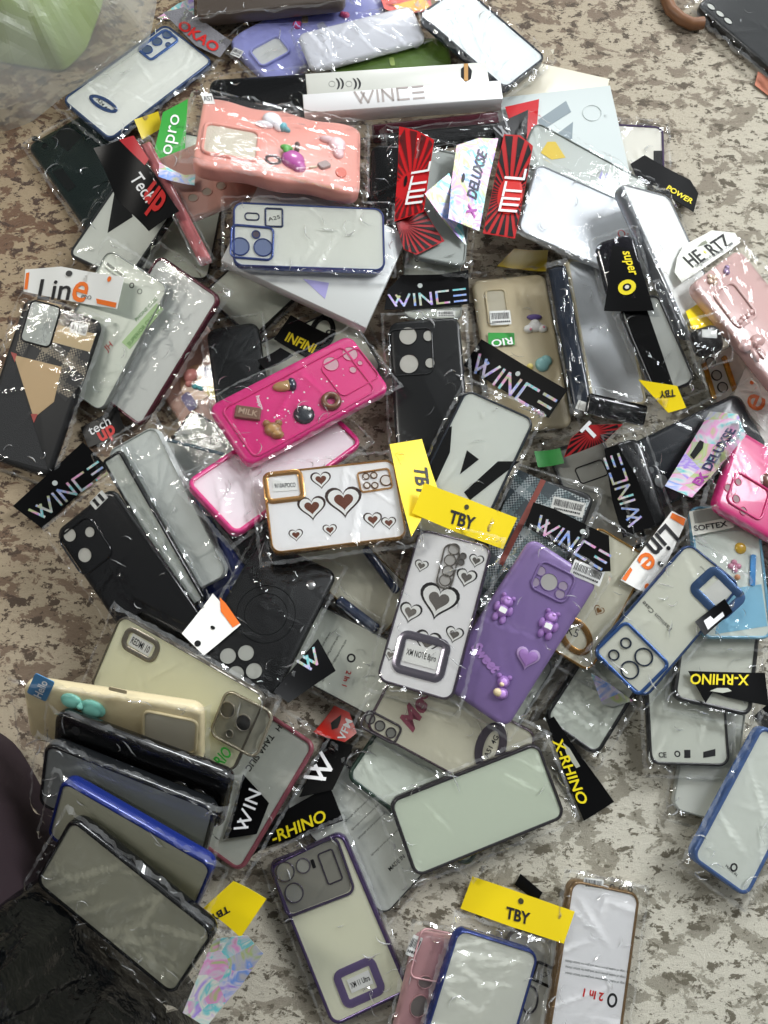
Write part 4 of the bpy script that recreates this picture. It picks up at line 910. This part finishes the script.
ctext(k, 'HE', (687, 263), (700, 255), KTXT, .75, .01); ctext(k, 'RTZ', (708, 252), (727, 240), KTXT, .75, .01); cdisc(k, (704, 253), 3, 3, mat('e3dc6a', .4), 'yellow_star', o=[(3*mm*math.cos(a*math.pi/5)*(1 if a % 2 else .45), 3*mm*math.sin(a*math.pi/5)*(1 if a % 2 else .45)) for a in range(10)]); ctext(k, 'the greatest of technology', (695, 267), (722, 251), KTXT, .9); cpoly(k, [(696, 248), (701, 243), (705, 241), (707, 244)], mat('7d806f', .6), 'hang_hole')
PLG = plaid_mat('grey_blue_check', ('4f5a60', 'c3ccce', '7f9296'), 30, .35)
c = case('grey and blue plaid case with a red stripe, under the purple teddy case header', [(513, 464), (595, 500), (540, 640), (462, 604)], 'solid', '2a2c2e', rough=.5, mg=(.008, .01, .008))
poly(c, 'plaid_panel', [(517, 469), (590, 501), (536, 634), (468, 601)], PLG, .0003); poly(c, 'red_stripe', [(541, 479), (546, 481), (503, 566), (498, 563)], mat('a2584e', .5), .0006); sticker(c, (568, 507), 17, 8, (572, 492), lines=1)
c = case('white clear case with bold black Y print and rainbow-lettered black header', [(466, 386), (536, 421), (470, 556), (400, 522)], frame='3a4048', panel='d2d6cf', fw=2.8, rough=.2, mg=(.012, .01, .006))
poly(c, 'black_print', [(432, 430), (452, 426), (450, 452), (436, 482), (424, 476)], BLACK); poly(c, 'black_print', [(467, 450), (479, 459), (460, 474)], BLACK); poly(c, 'black_print', [(498, 461), (520, 461), (503, 474), (470, 500), (464, 492)], BLACK)
wince([(482, 340), (568, 391), (549, 419), (464, 366)], c, (474, 362), (552, 410), (518, 374), hs=.95)
c = case('gold-framed clear case with gold ring plate beside the purple teddy case', [(597, 522), (652, 560), (591, 673), (533, 640)], frame='b48a4c', metal=.7, rough=.22, panel='cfccb8', fw=2.6)
rim(c, 'logo_ring', (576, 636), 15, 21, 6, mat('a67c46', .25, .8), .0016, to=(590, 655)); text(c, 'K5', (568, 630), (579, 634), KTXT, 1.0); heart_mark(c, (599, 611), 6, mat('9a7042', .3, .5), mat('9a7042', .3, .5), (610, 590), mat('d6cdb6', .5))
c = case('charcoal case in a clear pouch with white corner sticker, under the rainbow foil header', [(652, 512), (622, 450), (738, 390), (774, 455)], 'solid', '2e3238', rough=.25, coat=.4, mg=(.012, .01, .008), amp=.003)
hole(c, (661, 481), 7, mat('9fa3a2', .6)); hole(c, (651, 470), 3.4, mat('75797a', .6)); hole(c, (657, 464), 2.4, mat('75797a', .6)); sticker(c, (633, 447), 9, 5, (636, 440), dz=None)
c = case('black camera sleeve beside the upright rainbow-lettered card', [(610, 445), (640, 436), (668, 520), (640, 534)], 'solid', '131416', rough=.14, Lr=(.06, .12), Wr=(.03, .05), amp=.003)
wince([(604, 449), (617, 445), (636, 476), (655, 525), (623, 538), (612, 500)], c, (636, 526), (611, 456), None, hs=1.0)
c = case('magenta case with donut charm and rainbow foil header', [(706, 505), (748, 431), (884, 512), (845, 584)], 'solid', 'd02a78', rough=.3, coat=.35, T=.013, bump=.003, mg=(.014, .01, .006))
rim(c, 'camera_window', (748, 496), 19, 22, 2, c.fm, .0018, 7, to=(728, 484))
for p, r_ in (((728, 488), 3.8), ((736, 499), 3.8), ((743, 511), 3.8), ((738, 482), 3.2)): hole(c, p, r_, mat('9c8a8a', .6))
blob(c, 'donut_charm', (767, 481), [(8, 8, 4, 0, 0, 1)], mat('6b4536', .3, coat=.4))
k = card([(710, 412), (738, 415), (746, 436), (692, 499), (665, 487)], HOLO, c); ctext(k, 'DELUXSE', (706, 470), (732, 430), mat('1b1b52', .4), 1.0, .03); ctext(k, 'EX', (696, 485), (705, 474), mat('9a2592', .4), 1.0, .06); cpoly(k, [(690, 456), (700, 441), (704, 443), (703, 449), (694, 460)], BLACK, 'hang_hole')
k = card([(671, 511), (686, 519), (653, 594), (638, 590), (620, 580)], PW, None, 'white card with black and orange wordmark beside the blue-framed wordmarked case'); ctext(k, 'Lin', (672, 532), (652, 553), KTXT, 1.2, .02); ctext(k, 'e', (652, 556), (641, 566), ORG, 1.0, .01); cdisc(k, (660, 564), 2.6, 3.4, mat('4a4c48', .6)); cpoly(k, [(671, 513), (684, 519), (682, 526), (669, 518)], ORG); cpoly(k, [(621, 579), (630, 567), (632, 570), (625, 581)], ORG); cdisc(k, (646, 586), 3, 2, ORG, 'orange_dot')
c = case('white clear case with blue frame and four ringed camera, printed with a slogan', [(640, 697), (596, 656), (684, 536), (747, 590)], frame='36507f', metal=.3, rough=.22, panel='d0d2c4', fw=2.8, mg=(.012, .012, .006))
rim(c, 'camera_frame', (632, 658), 23, 30, 3.2, mat('3f639f', .2, .4), .0022, 7, to=(650, 676))
for p, r_ in (((626, 643), 5.5), ((614, 655), 5.5), ((644, 657), 9), ((630, 670), 9)): rim(c, 'camera_ring', p, r_, r_, 1.5, mat('27364f', .25, .4), .002)
rim(c, 'logo_plate', (718, 593), 19, 23, 8.5, mat('48648c', .22, .5), .0016, 9, to=(735, 610)); plate(c, 'plate_window', (716, 594), 9, 14, mat('dfe0da', .4), .0008, 1, to=(700, 608))
text(c, 'Fashion Case', (671, 630), (643, 602), KTXT, .9); text(c, 'shock proof', (712, 577), (701, 566), KTXT, .8)
k = card([(694, 622), (724, 599), (732, 612), (704, 636)], GLOSSK, c, name='black_label'); cpoly(k, [(703, 621), (710, 616), (713, 620), (722, 612), (724, 616), (707, 630)], WTXT, 'white_mark')
k = card([(590, 672), (610, 684), (632, 700), (612, 706), (602, 704)], HOLO, None, 'torn rainbow foil scrap below the four ringed camera')
k = card([(687, 671), (720, 672), (764, 673), (768, 706), (748, 702), (726, 697), (712, 692), (705, 703)], GLOSSK, None, 'black header card with upside-down yellow lettering over the dark-lipped clear case'); ctext(k, 'X-RHINO', (749, 680), (689, 679), YTXT, 1.0, .02, shear=.15); cpoly(k, [(709, 691), (716, 688), (727, 688), (731, 691), (722, 693)], mat('b9bcae', .6), 'hang_hole')
# ================= heart cases and friends =================
c = case('magenta open case with white sheet, under the charm-covered magenta case', [(314, 396), (366, 440), (238, 536), (182, 482)], frame='d8287f', panel='d3c8cc', fw=4.6, T=.012, depth=.004, coat=.3)
c = case('magenta case with chocolate, bear, donut and round black charms', [(347, 333), (394, 389), (246, 466), (209, 407)], 'solid', 'd6267c', rough=.36, coat=.2, cap=.12, T=.014, bump=.004, mg=(.012, .010, .006))
rim(c, 'case_lip', (300, 400), 33, 75, 2.2, c.fm, .0016, 8, to=(370, 362)); rim(c, 'camera_window', (350, 372), 22, 25, 1.6, c.fm, .0014, 7, to=(370, 361))
for p, r_ in (((331, 364), 8.2), ((350, 354), 8.2), ((353, 370), 3.6), ((360, 363), 2.6)): hole(c, p, r_, mat('c9a7ae', .6), ry=r_*.95)
blob(c, 'cake_charm', (283, 387), [(11, 6, 4, 0, 0, 1), (8, 6, 4, 6, 1, 1)], mat('b08e5c', .4), to=(281, 375)); blob(c, 'jar_charm', (292, 385), [(5, 8, 5, 0, 0, 1)], mat('2f3442', .2, coat=.5), to=(290, 375))
a_ = plate(c, 'chocolate_charm', (248, 414), 13, 7, mat('7a5a48', .35), .004, 1.5, to=(250, 402), b=.001); text(c, 'MILK', (239, 412), (258, 416), mat('b39a84', .4), 1.0, c.top+.0041, .02, sub=a_)
blob(c, 'bear_charm', (273, 430), [(9, 8, 5, 0, 0, 1), (4, 4, 4, -6, 7, 1), (4, 4, 4, 6, 7, 1), (7, 5, 5, 4, -6, 1)], mat('a07a4c', .35), to=(272, 415))
a_ = blob(c, 'black_charm', (304, 415), [(11, 11, 4, 0, 0, 1)], mat('2b2f35', .25, coat=.4)); blob(c, 'eye', (305, 410), [(2, 2, 1.5, 0, 0, 4.6)], WHITE, sub=a_); blob(c, 'eye', (309, 411), [(2, 2, 1.5, 0, 0, 4.6)], WHITE, sub=a_)
x_, y_ = c.F.loc((331, 402)); make('donut_charm', shift(tube([(7.5*mm*math.cos(t*math.pi/10), 7.5*mm*math.sin(t*math.pi/10), 0) for t in range(20)], .0036, 8, True), x_, y_, c.top+.002), mat('6a4630', .3, coat=.4), c.o, True)
rs = random.Random(3); vf = []
for i in range(46):
    px, py = 262+rs.uniform(0, 80), 432-rs.uniform(0, 1)*58
    px = 232+rs.uniform(0, 115); py = 430-(px-232)*.42+rs.uniform(-20, 22); x_, y_ = c.F.loc((px, py)); r_ = rs.choice((.5, .7, 1.1))*mm
    vf.append(shift(loft([(ellipse(r_, r_, 8), 0), (ellipse(r_*.8, r_*.8, 8), .0002)]), x_, y_, c.top+.0001))
make('white_dots', join(*vf), WHITE, c.o); text(c, 'happy', (257, 396), (262, 410), WTXT, .8, bold=.02); text(c, 'HELLO HAPPY', (233, 424), (246, 444), WTXT, .7, bold=.01)
c = case('white case with gold frame, gold camera and brown hearts', [(395, 461), (408, 534), (275, 558), (258, 469)], frame='b98a4a', metal=.75, rough=.2, panel='e0e2e6', fw=2.6, T=.012, cap=.1, mg=(.016, .012, .010), amp=.0018)
BRN = mat('6b3a26', .3, .2); GD = mat('c2925a', .2, .85); DK = mat('3a2620', .3, .2)
for p, s in (((344, 502), 19.5), ((312, 508), 15), ((321, 480), 11), ((373, 520), 10), ((389, 523), 8), ((330, 530), 7.5), ((296, 535), 7.5)): heart_mark(c, p, s, DK, BRN, (p[0]-2, p[1]-20))
rim(c, 'logo_plate', (284, 486), 17, 20, 5.2, GD, .0018, 8, to=(310, 483)); sticker(c, (285, 485), 12, 6, (284, 470), '9i/10A/POCO', dz=.0004)
rim(c, 'camera_ring', (375, 480), 11.5, 17, 1.8, GD, .002, 4, to=(395, 477))
for p, r_ in (((366, 476), 2.6), ((374, 475), 2.6), ((367, 485), 2.6), ((375, 485), 2.6), ((386, 480), 5)): lens(c, p, r_, mat('7a5a3c', .25, .7), 'e2ddd6')
tby([(389, 445), (421, 440), (438, 490), (410, 538)], c, (420, 467), (424, 497), None, None)
c = case('purple case with teddy charms and a heart charm', [(525, 541), (606, 577), (508, 722), (436, 690)], 'solid', '927ab2', rough=.4, coat=.15, bump=.004, mg=(.012, .008, .008), amp=.0018)
PU = mat('c194dc', .4)
rim(c, 'camera_window', (553, 582), 20, 16, 2.2, c.fm, .0018, 8, to=(561, 565))
hole(c, (549, 582), 8.2); 
for p in ((541, 571), (535, 582), (563, 586), (560, 594)): hole(c, p, 4.4, mat('b8a9bd', .6))
TED = [(6, 7, 5, 0, -4, 1), (6.5, 5.5, 5, 0, 6, 1), (2.4, 2.4, 3, -5, 11, 1), (2.4, 2.4, 3, 5, 11, 1), (3, 5, 3, -7, -2, 1), (3, 5, 3, 7, -2, 1), (3.2, 4.6, 3, -4, -12, 1), (3.2, 4.6, 3, 4, -12, 1)]
for p, t in (((504, 607), (512, 590)), ((549, 623), (556, 605))):
    a_ = blob(c, 'teddy_charm', p, TED, PU, to=t); plate(c, 'tummy_label', (p[0]-2, p[1]+3), 3.6, 2.6, WHITE, .0006, .8, c.top+.0062, to=t, sub=a_); blob(c, 'muzzle', (p[0]+4, p[1]-8), [(2, 1.6, 2, 0, 0, 5)], mat('cfa6e6', .4), to=t, sub=a_)
a_ = blob(c, 'teddy_charm', (502, 688), [(6, 6, 5, 0, 6, 1), (2.6, 2.6, 3, -5, 11, 1), (2.6, 2.6, 3, 5, 11, 1), (7, 6, 5, 0, -5, 1)], PU, to=(506, 670)); blob(c, 'muzzle', (501, 684), [(2.4, 2, 2, 0, 0, 5.4)], mat('e3cfa8', .4), sub=a_); blob(c, 'tummy', (497, 692), [(4.5, 4, 3, 0, 0, 4)], mat('dcc8a0', .4), sub=a_)
a_ = shape(c, 'heart_charm', (527, 659), heart(.0125), mat('d9bdea', .4), .002, (532, 640), b=.0006, smooth=True); shape(c, 'heart_centre', (527, 659), heart(.0102), PU, .0034, (532, 640), b=.0012, sub=a_, smooth=True)
text(c, 'Sweet', (474, 644), (498, 671), mat('c79ae0', .4), 1.1, c.top+.0008, .05, 'script_charm', shear=.25)
wince([(534, 503), (556, 510), (609, 536), (611, 572), (600, 572), (525, 526)], c, (536, 522), (607, 564), (583, 532), hs=1.0); sticker(c, (587, 573), 16, 8, (592, 560), lines=1, dz=None)
c = case('silver-framed white case with silver hearts and yellow header', [(420, 526), (492, 547), (453, 703), (374, 680)], frame='6e6672', metal=.75, rough=.2, panel='e6e8ec', fw=2.6, T=.012, mg=(.012, .012, .010), amp=.0018)
SV = mat('9b9690', .2, .8); SD = mat('2d2b2c', .3, .4)
for p, s in (((438, 602), 21), ((466, 578), 11), ((421, 566), 7.5), ((410, 613), 12), ((454, 635), 9.5), ((427, 643), 14), ((390, 655), 7), ((476, 561), 8)): heart_mark(c, p, s, SD, SV, (p[0]+5, p[1]-20))
rim(c, 'logo_plate', (421, 656), 26, 21, 8, mat('8f8a96', .2, .85), .0018, 10, to=(426, 636)); sticker(c, (421, 656), 17, 9, (425, 640), 'XM NOTE 8pro', dz=.0006)
rim(c, 'camera_ring', (448, 566), 8.5, 23, 1.6, SV, .002, 8, to=(453, 545))
for p in ((454, 549), (450, 560), (448, 571), (445, 580)): lens(c, p, 5, SV, 'b8b6b2')
for p in ((463, 556), (461, 562)): lens(c, p, 2.6, SV, '6e6c6a')
tby([(424, 483), (470, 500), (516, 518), (502, 549), (458, 533), (411, 513)], c, (449, 516), (474, 524), (466, 507))
c = case('large blank clear case with dark chrome edge on the bare carpet side', [(538, 741), (568, 818), (413, 880), (390, 800)], frame='4a474b', metal=.5, rough=.2, panel='cdd6c4', fw=3.4, T=.012, mg=(.012, .012, .006), amp=.0014)
k = card([(546, 720), (553, 716), (572, 744), (600, 782), (613, 801), (583, 820), (564, 772)], GLOSSK, c); ctext(k, 'X-RHINO', (556, 738), (583, 803), YTXT, .9, .02, shear=.15); cpoly(k, [(562, 742), (569, 748), (580, 766), (576, 768), (566, 754)], mat('a9ab9c', .6), 'hang_hole')
# ================= bottom middle =================
c = case('clear case with purple frame and camera block, in front beside the yellow card', [(267, 868), (342, 828), (410, 992), (333, 1029)], frame='574672', metal=.55, rough=.2, panel='d3d4bd', fw=3.4, T=.012, mg=(.012, .012, .006))
rim(c, 'camera_ring', (312, 877), 35, 27, 2.4, mat('5f5470', .2, .6), .0024, 8, to=(303, 850)); plate(c, 'camera_window', (312, 877), 32, 24, mat('8b8a80', .25, coat=.4), .0004, 7, to=(303, 850))
for p, r_ in (((285, 872), 8), ((294, 893), 8), ((303, 866), 6)): lens(c, p, r_, mat('77707e', .2, .7), '9a9a92')
rim(c, 'flash_window', (330, 867), 8, 15, 1.4, mat('4a4450', .25, .4), .0014, 3, to=(322, 845)); plate(c, 'flash_bar', (313, 864), 1.6, 4, BLACK, .001, 1, to=(310, 855))
rim(c, 'logo_plate', (359, 983), 21, 17, 7, mat('8a78a8', .2, .7), .0016, 8, to=(352, 965)); sticker(c, (360, 982), 11, 6, (354, 967), 'XM 11 Ultra', dz=.0006)
k = card([(249, 859), (258, 838), (268, 820), (330, 785), (344, 820), (300, 836), (262, 848)], GLOSSK, c); ctext(k, '-RHINO', (272, 838), (326, 814), YTXT, .9, .02, shear=.15)
c = case('dusty pink case with oval camera holes, next to the yellow-headed clear case', [(418, 930), (478, 946), (440, 1100), (383, 1086)], 'solid', 'c79a9c', rough=.35, T=.013, mg=(.01, .01, .008))
rim(c, 'camera_window', (432, 955), 17, 22, 1.6, c.fm, .0014, 7, to=(438, 932)); hole(c, (425, 982), 6.5, mat('8d7f7c', .6), ry=5); hole(c, (419, 1006), 8, mat('8d857f', .6), ry=9); sticker(c, (414, 946), 5, 9, (420, 932), dz=None, lines=1)
c = case('cream clear case with small black labels, between the yellow-headed case and the gold-sided one', [(510, 940), (566, 944), (548, 1090), (492, 1080)], frame='6f6a60', metal=.3, panel='c9c8bd', fw=2.4)
rim(c, 'logo_plate', (545, 975), 11, 9, 2.4, BLACK, .0014, 3, to=(550, 960)); text(c, 'A23', (540, 978), (550, 972), KTXT, .8); rim(c, 'camera_ring', (530, 1000), 8, 12, 1.6, mat('55535a', .25, .5), .0014)
c = case('white packed case with gold brown sides and upside-down red 2 in 1 print', [(571, 880), (642, 892), (619, 1060), (545, 1052)], frame='8a6f4e', metal=.45, rough=.25, panel='e6e8ec', fw=3.0, T=.014, mg=(.008, .01, .008), amp=.0022)
text(c, '2 In 1', (604, 998), (584, 993), RTXT, 1.0, bold=.03); rim(c, 'printed_ring', (613, 1001), 5, 6, 2, KTXT, .0003); sticker(c, (594, 884), 10, 4.5, (595, 872), lines=1)
for i in range(3): text(c, 'wide range of mobile phone cover and glass for better choice', (632, 985-i*6), (566, 973-i*6), mat('5d605f', .6), 1.1)
for x in (613, 622, 631): rim(c, 'printed_ring', (x, 887+(x-613)*.15), 2.4, 2.4, .9, KTXT, .0003)
k = card([(514, 884), (520, 873), (542, 892), (536, 902)], GLOSSK, None, 'black card tip poking from behind the lowest yellow header')
c = case('clear case with deep blue frame under the lowest yellow header', [(458, 926), (541, 954), (494, 1114), (409, 1086)], frame='33458a', metal=.4, rough=.2, panel='c9cbc0', fw=2.8, T=.012, mg=(.012, .012, .008), amp=.003, folds=18)
tby([(473, 876), (524, 894), (575, 911), (564, 943), (512, 927), (461, 908)], c, (506, 912), (530, 919), (521, 901))
k = card([(754, 716), (772, 700), (780, 722), (766, 730)], GLOSSK, None, 'black card corner beside the pale blue-framed case at the rim of the carpet')
c = case('white case with pale blue frame and recycling mark, apart on the bare carpet', [(761, 723), (818, 764), (746, 900), (692, 858)], frame='5572a8', rough=.25, metal=.2, panel='d3d7ce', fw=4.0, T=.012, amp=.0018)
vf = text_vf('R', 0); rim(c, 'recycling_mark', (735, 868), 4, 4, 1.6, KTXT, .0003); text(c, 'MADE IN', (727, 866), (738, 876), KTXT, .9)
# ================= lower left =================
c = case('clear case with rose pink frame and printed wordmark, among black headers', [(255, 704), (318, 745), (240, 872), (178, 832)], frame='9a5560', rough=.25, panel='bdc0b6', fw=4.0, mg=(.012, .01, .008), amp=.003)
text(c, 'TAHA SILIC', (272, 735), (247, 770), KTXT, 1.1, bold=.02); text(c, 'TH', (283, 722), (277, 730), KTXT, 1.0, bold=.02)
k = card([(325, 738), (354, 746), (333, 790), (300, 798)], GLOSSK, None, 'black header card with white strokes, below the small red card'); ctext(k, W_, (312, 784), (330, 756), WTXT, 1.0)
k = card([(314, 733), (335, 706), (350, 713), (357, 733), (345, 742), (328, 738)], mat('cf2a1e', .3), None, 'small red header card with hook slot beside the green-edged clear case'); ctext(k, 'VFM', (341, 740), (350, 720), WTXT, 1.0, .02); cpoly(k, [(331, 723), (342, 715), (341, 720), (338, 728), (332, 730)], BLACK, 'hang_hole')
k = card([(317, 639), (335, 671), (288, 703), (273, 692)], GLOSSK, None, 'black card with rainbow strokes on the black magnetic ring case'); ctext(k, W_, (300, 668), (318, 653), HOLO_INK, 1.0)
k = card([(244, 774), (269, 803), (257, 834), (224, 839)], GLOSSK, None, 'black card with white strokes beside the rose framed case'); ctext(k, WIN_, (240, 832), (256, 790), WTXT, .9)
c = case('cream clear case with dark frame, sticker plate and lens cluster', [(272, 703), (227, 770), (84, 690), (124, 612)], frame='6d6961', metal=.5, rough=.2, panel='d6d6bb', fw=2.4, mg=(.012, .012, .006), amp=.0018)
rim(c, 'logo_plate', (140, 645), 12, 20, 5, mat('8b857a', .25, .6), .0016, 9, to=(160, 656)); sticker(c, (140, 645), 12, 6, (146, 632), 'REDMI 10', dz=.0004)
rim(c, 'camera_ring', (241, 724), 24, 26, 2.6, mat('a8a18f', .2, .6), .0022, 9, to=(262, 735)); plate(c, 'camera_window', (241, 724), 21, 23, mat('8e8d80', .3, coat=.4), .0004, 8, to=(262, 735))
for p in ((227, 710), (243, 723)): lens(c, p, 7, mat('b3ada0', .2, .6), '2a2a2a')
lens(c, (229, 734), 3, mat('b3ada0', .2, .6), '6a6a62'); text(c, 'RIO', (219, 762), (230, 748), mat('2c9a32', .4), 1.4, c.T+.003, .02)
c = case('cream case with teal bow charm and blue tag, leaning at the rim of the heap', [(205, 712), (199, 766), (24, 742), (28, 682)], 'solid', 'd9cba4', rough=.4, roll=42, T=.013, bump=.003, mg=(.008, .012, .006))
rim(c, 'camera_window', (170, 732), 21, 25, 2.4, c.fm, .002, 7, to=(200, 738)); plate(c, 'camera_cutout', (170, 732), 18.5, 22.5, mat('cfcab8', .55), .0006, 6, to=(200, 738))
blob(c, 'bow_charm', (82, 704), [(10, 8, 4, -9, 0, 1), (12, 10, 4, 10, 0, 1), (4, 4, 5, 0, 0, 1)], mat('7fc3b4', .35, coat=.3), to=(86, 690)); a_ = plate(c, 'blue_tag', (41, 687), 9, 13, mat('4f86b4', .4), .0008, 2, to=(36, 698)); text(c, 'Hello', (38, 696), (45, 680), WTXT, 1.0, c.top+.001, .02, sub=a_)
plate(c, 'side_button', (118, 690), 2, 8, mat('b9ab8a', .4), .0006, 1.5, to=(140, 695))
c = case('glossy black case with two camera holes, propped on the cream case', [(236, 778), (218, 832), (44, 764), (62, 716)], 'solid', '0a0a0b', rough=.14, coat=.6, roll=42, T=.012, mg=(.008, .01, .006), amp=.0025)
hole(c, (180, 788), 8, mat('77776f', .6)); hole(c, (199, 796), 8, mat('77776f', .6)); plate(c, 'printed_mark', (76, 731), 5, 4, mat('2d2d2e', .3), .0002)
c = case('smoky grey clear case with black frame, third of the leaning row', [(216, 810), (200, 872), (34, 804), (48, 744)], frame='17191b', panel='8b908e', roll=38, fw=3.2, T=.013, mg=(.01, .01, .006), amp=.003, rough=.18)
c = case('clear case with deep blue frame, fourth of the leaning row', [(214, 872), (190, 918), (40, 838), (67, 778)], frame='1d2f7c', metal=.3, panel='bcbca8', roll=38, fw=3.4, T=.013, mg=(.012, .01, .006), rough=.18)
k = card([(233, 880), (266, 898), (240, 936), (203, 906)], YEL, c); ctext(k, 'TBY', (229, 908), (210, 918), KTXT, 1.1, .03)
c = case('grey clear case with black edge and crinkled foil rim, lowest of the leaning row', [(217, 940), (171, 992), (28, 884), (76, 816)], frame='0f1011', panel='a7a796', roll=27, fw=3.4, T=.014, mg=(.012, .008, .008), amp=.004, folds=26, rough=.15)
k = card([(214, 937), (246, 932), (262, 950), (240, 985), (205, 1022), (182, 1008)], HOLO_BIG, c, amp=.006)
# ================= pink wavy case on top, far dark case =================
c = case('salmon pink wavy case with fruit and lolly charms and a green header', [(194, 168), (202, 92), (364, 121), (357, 201)], 'solid', 'e59e90', rough=.4, coat=.15, wav=.04, T=.018, Lr=(.15, .21), Wr=(.06, .112), bump=.004, mg=(.014, .010, .006), amp=.0014)
rim(c, 'camera_window', (231, 143), 26, 30, 3.4, c.fm, .0028, 9, to=(203, 138)); plate(c, 'camera_cutout', (231, 143), 22.8, 26.8, mat('cfc9b8', .6, bump=.3), .0006, 7, to=(203, 138))
blob(c, 'strawberry_charm', (293, 161), [(13, 14, 7, 0, 0, 1), (8, 8, 6, 1, -11, 1)], mat('b0559a', .25, coat=.5), to=(282, 145)); blob(c, 'leaf_charm', (286, 153), [(7, 4, 3, 0, 0, 5), (4, 7, 3, 2, 0, 5)], mat('5aa04c', .35)); blob(c, 'puff_charm', (272, 121), [(11, 11, 6, 0, 0, 1), (5, 10, 4, -11, 8, 1), (9, 6, 4, -8, -8, 1)], mat('e4e3e6', .3, coat=.3)); blob(c, 'bow_charm', (283, 129), [(9, 4, 4, 0, 0, 1), (4, 6, 5, 0, 0, 2)], mat('6fb0bb', .3), to=(293, 118)); blob(c, 'puff_charm', (337, 146), [(12, 10, 6, 0, 0, 1), (8, 6, 4, -14, -2, 1), (5, 9, 4, 6, 11, 1)], mat('e5c9cc', .3, coat=.3))
plate(c, 'lolly_charm', (324, 166), 5, 7, mat('9c8a86', .3), .003, 3, to=(336, 162), b=.001); plate(c, 'lolly_stick', (313, 168), 1.2, 5, mat('d9cfb4', .5), .002, to=(322, 167)); plate(c, 'red_oval', (341, 173), 6, 8, mat('d1654f', .35), .0014, to=(343, 160), b=.0006); rim(c, 'dark_arc', (273, 160), 8, 9, 3.4, mat('4a3634', .5), .0012)
blob(c, 'ribbon_charm', (297, 148), [(4, 3, 3, -4, 0, 1), (4, 3, 3, 4, 0, 1)], mat('5b4440', .4)); text(c, 'SWEET MOMENT', (290, 178), (340, 190), mat('b98a52', .4), .8); sticker(c, (208, 99), 6, 9, (204, 88), 'A57', dz=None)

k = card([(163, 113), (188, 101), (186, 130), (184, 176), (152, 162)], GREEN, c); ctext(k, 'opro', (169, 156), (178, 116), WTXT, .75)
k = card([(159, 164), (184, 176), (195, 176), (194, 187), (158, 178)], HOLO, c, name='foil_strip')
c = case('black case with three round lenses in a clear sleeve, apart on the carpet', [(696, 15), (746, -42), (858, 50), (800, 104)], 'solid', '15181a', rough=.3, T=.013, mg=(.01, .01, .012), lift=.0)
for p in ((711, 7), (720, 14), (728, 21)): hole(c, p, 3.4, mat('c9cbc4', .5), ry=6)
k = card([(757, 73), (790, 90), (790, 112), (754, 86)], mat('b5694a', .45), c, name='orange_flap')
pts = [at(x, y, .009) for x, y in ((662, -22), (665, -4), (671, 10), (681, 19), (692, 24), (703, 23))]
o = make('curved_handle', tube(pts, .0075, 10), mat('7a5336', .45), None, True); tag(o, 'brown curved band beside the black three-lens case', 'handle')
# ================= soft things at the rim =================
def frosted():
    m = bpy.data.materials.new('frosted_bag'); m.use_nodes = True; nt = m.node_tree; N = nt.nodes; Kk = nt.links
    b = bsdf(m); b.inputs['Base Color'].default_value = lin('c3c6be'); b.inputs['Roughness'].default_value = .3
    out = N['Material Output']; mix = N.new('ShaderNodeMixShader'); mix.inputs[0].default_value = .38; tr = N.new('ShaderNodeBsdfTransparent')
    Kk.new(tr.outputs[0], mix.inputs[1]); Kk.new(b.outputs[0], mix.inputs[2]); Kk.new(mix.outputs[0], out.inputs['Surface']); return m
e = bpy.data.objects.new('shopping_bag', None); COL.objects.link(e); e.location = at(60, 20, 0); bpy.context.view_layer.update(); tag(e, 'translucent plastic bag with pale green contents at the rim of the heap', 'bag')
dome('green_contents', [(-40, -60), (110, -60), (100, 0), (84, 44), (62, 66), (30, 62), (-40, 50)], .012, .092, mat('a3bf63', .6), 16, .02, 4, e, base=.004)
dome('bag_film', [(-60, -80), (160, -80), (154, 0), (146, 38), (104, 66), (60, 90), (28, 116), (0, 126), (-60, 120)], .036, .085, frosted(), 70, .018, 5, e, base=.026, rings=50, per=200, fw=(.006, .03), flat=True)
o = dome('maroon_cloth', [(-140, 700), (-30, 724), (2, 744), (26, 785), (48, 836), (66, 890), (74, 960), (-330, 1010), (-380, 760)], .03, .34, mat('24141b', .85, bump=.2, bscale=700), 8, .012, 9)  # tall out-of-view part of the cloth is added to shade the near left side
tag(o, 'dark maroon cloth garment at the edge beside the leaning row of cases', 'garment')
RUB = mat('050607', .17, bump=.45, bscale=24, spec=.6)
for _q in RUB.node_tree.nodes:
    if _q.type == 'BUMP': _q.inputs['Distance'].default_value = .02
o = dome('rubbish_bag', [(-120, 872), (0, 882), (54, 872), (68, 884), (98, 906), (106, 930), (140, 964), (170, 988), (198, 1030), (196, 1120), (-120, 1120)], .05, .15, RUB, 260, .03, 12, rings=80, per=320, fw=(.006, .022), flat=True)
tag(o, 'crumpled black plastic rubbish bag below the maroon cloth', 'bag')
finish_bags()
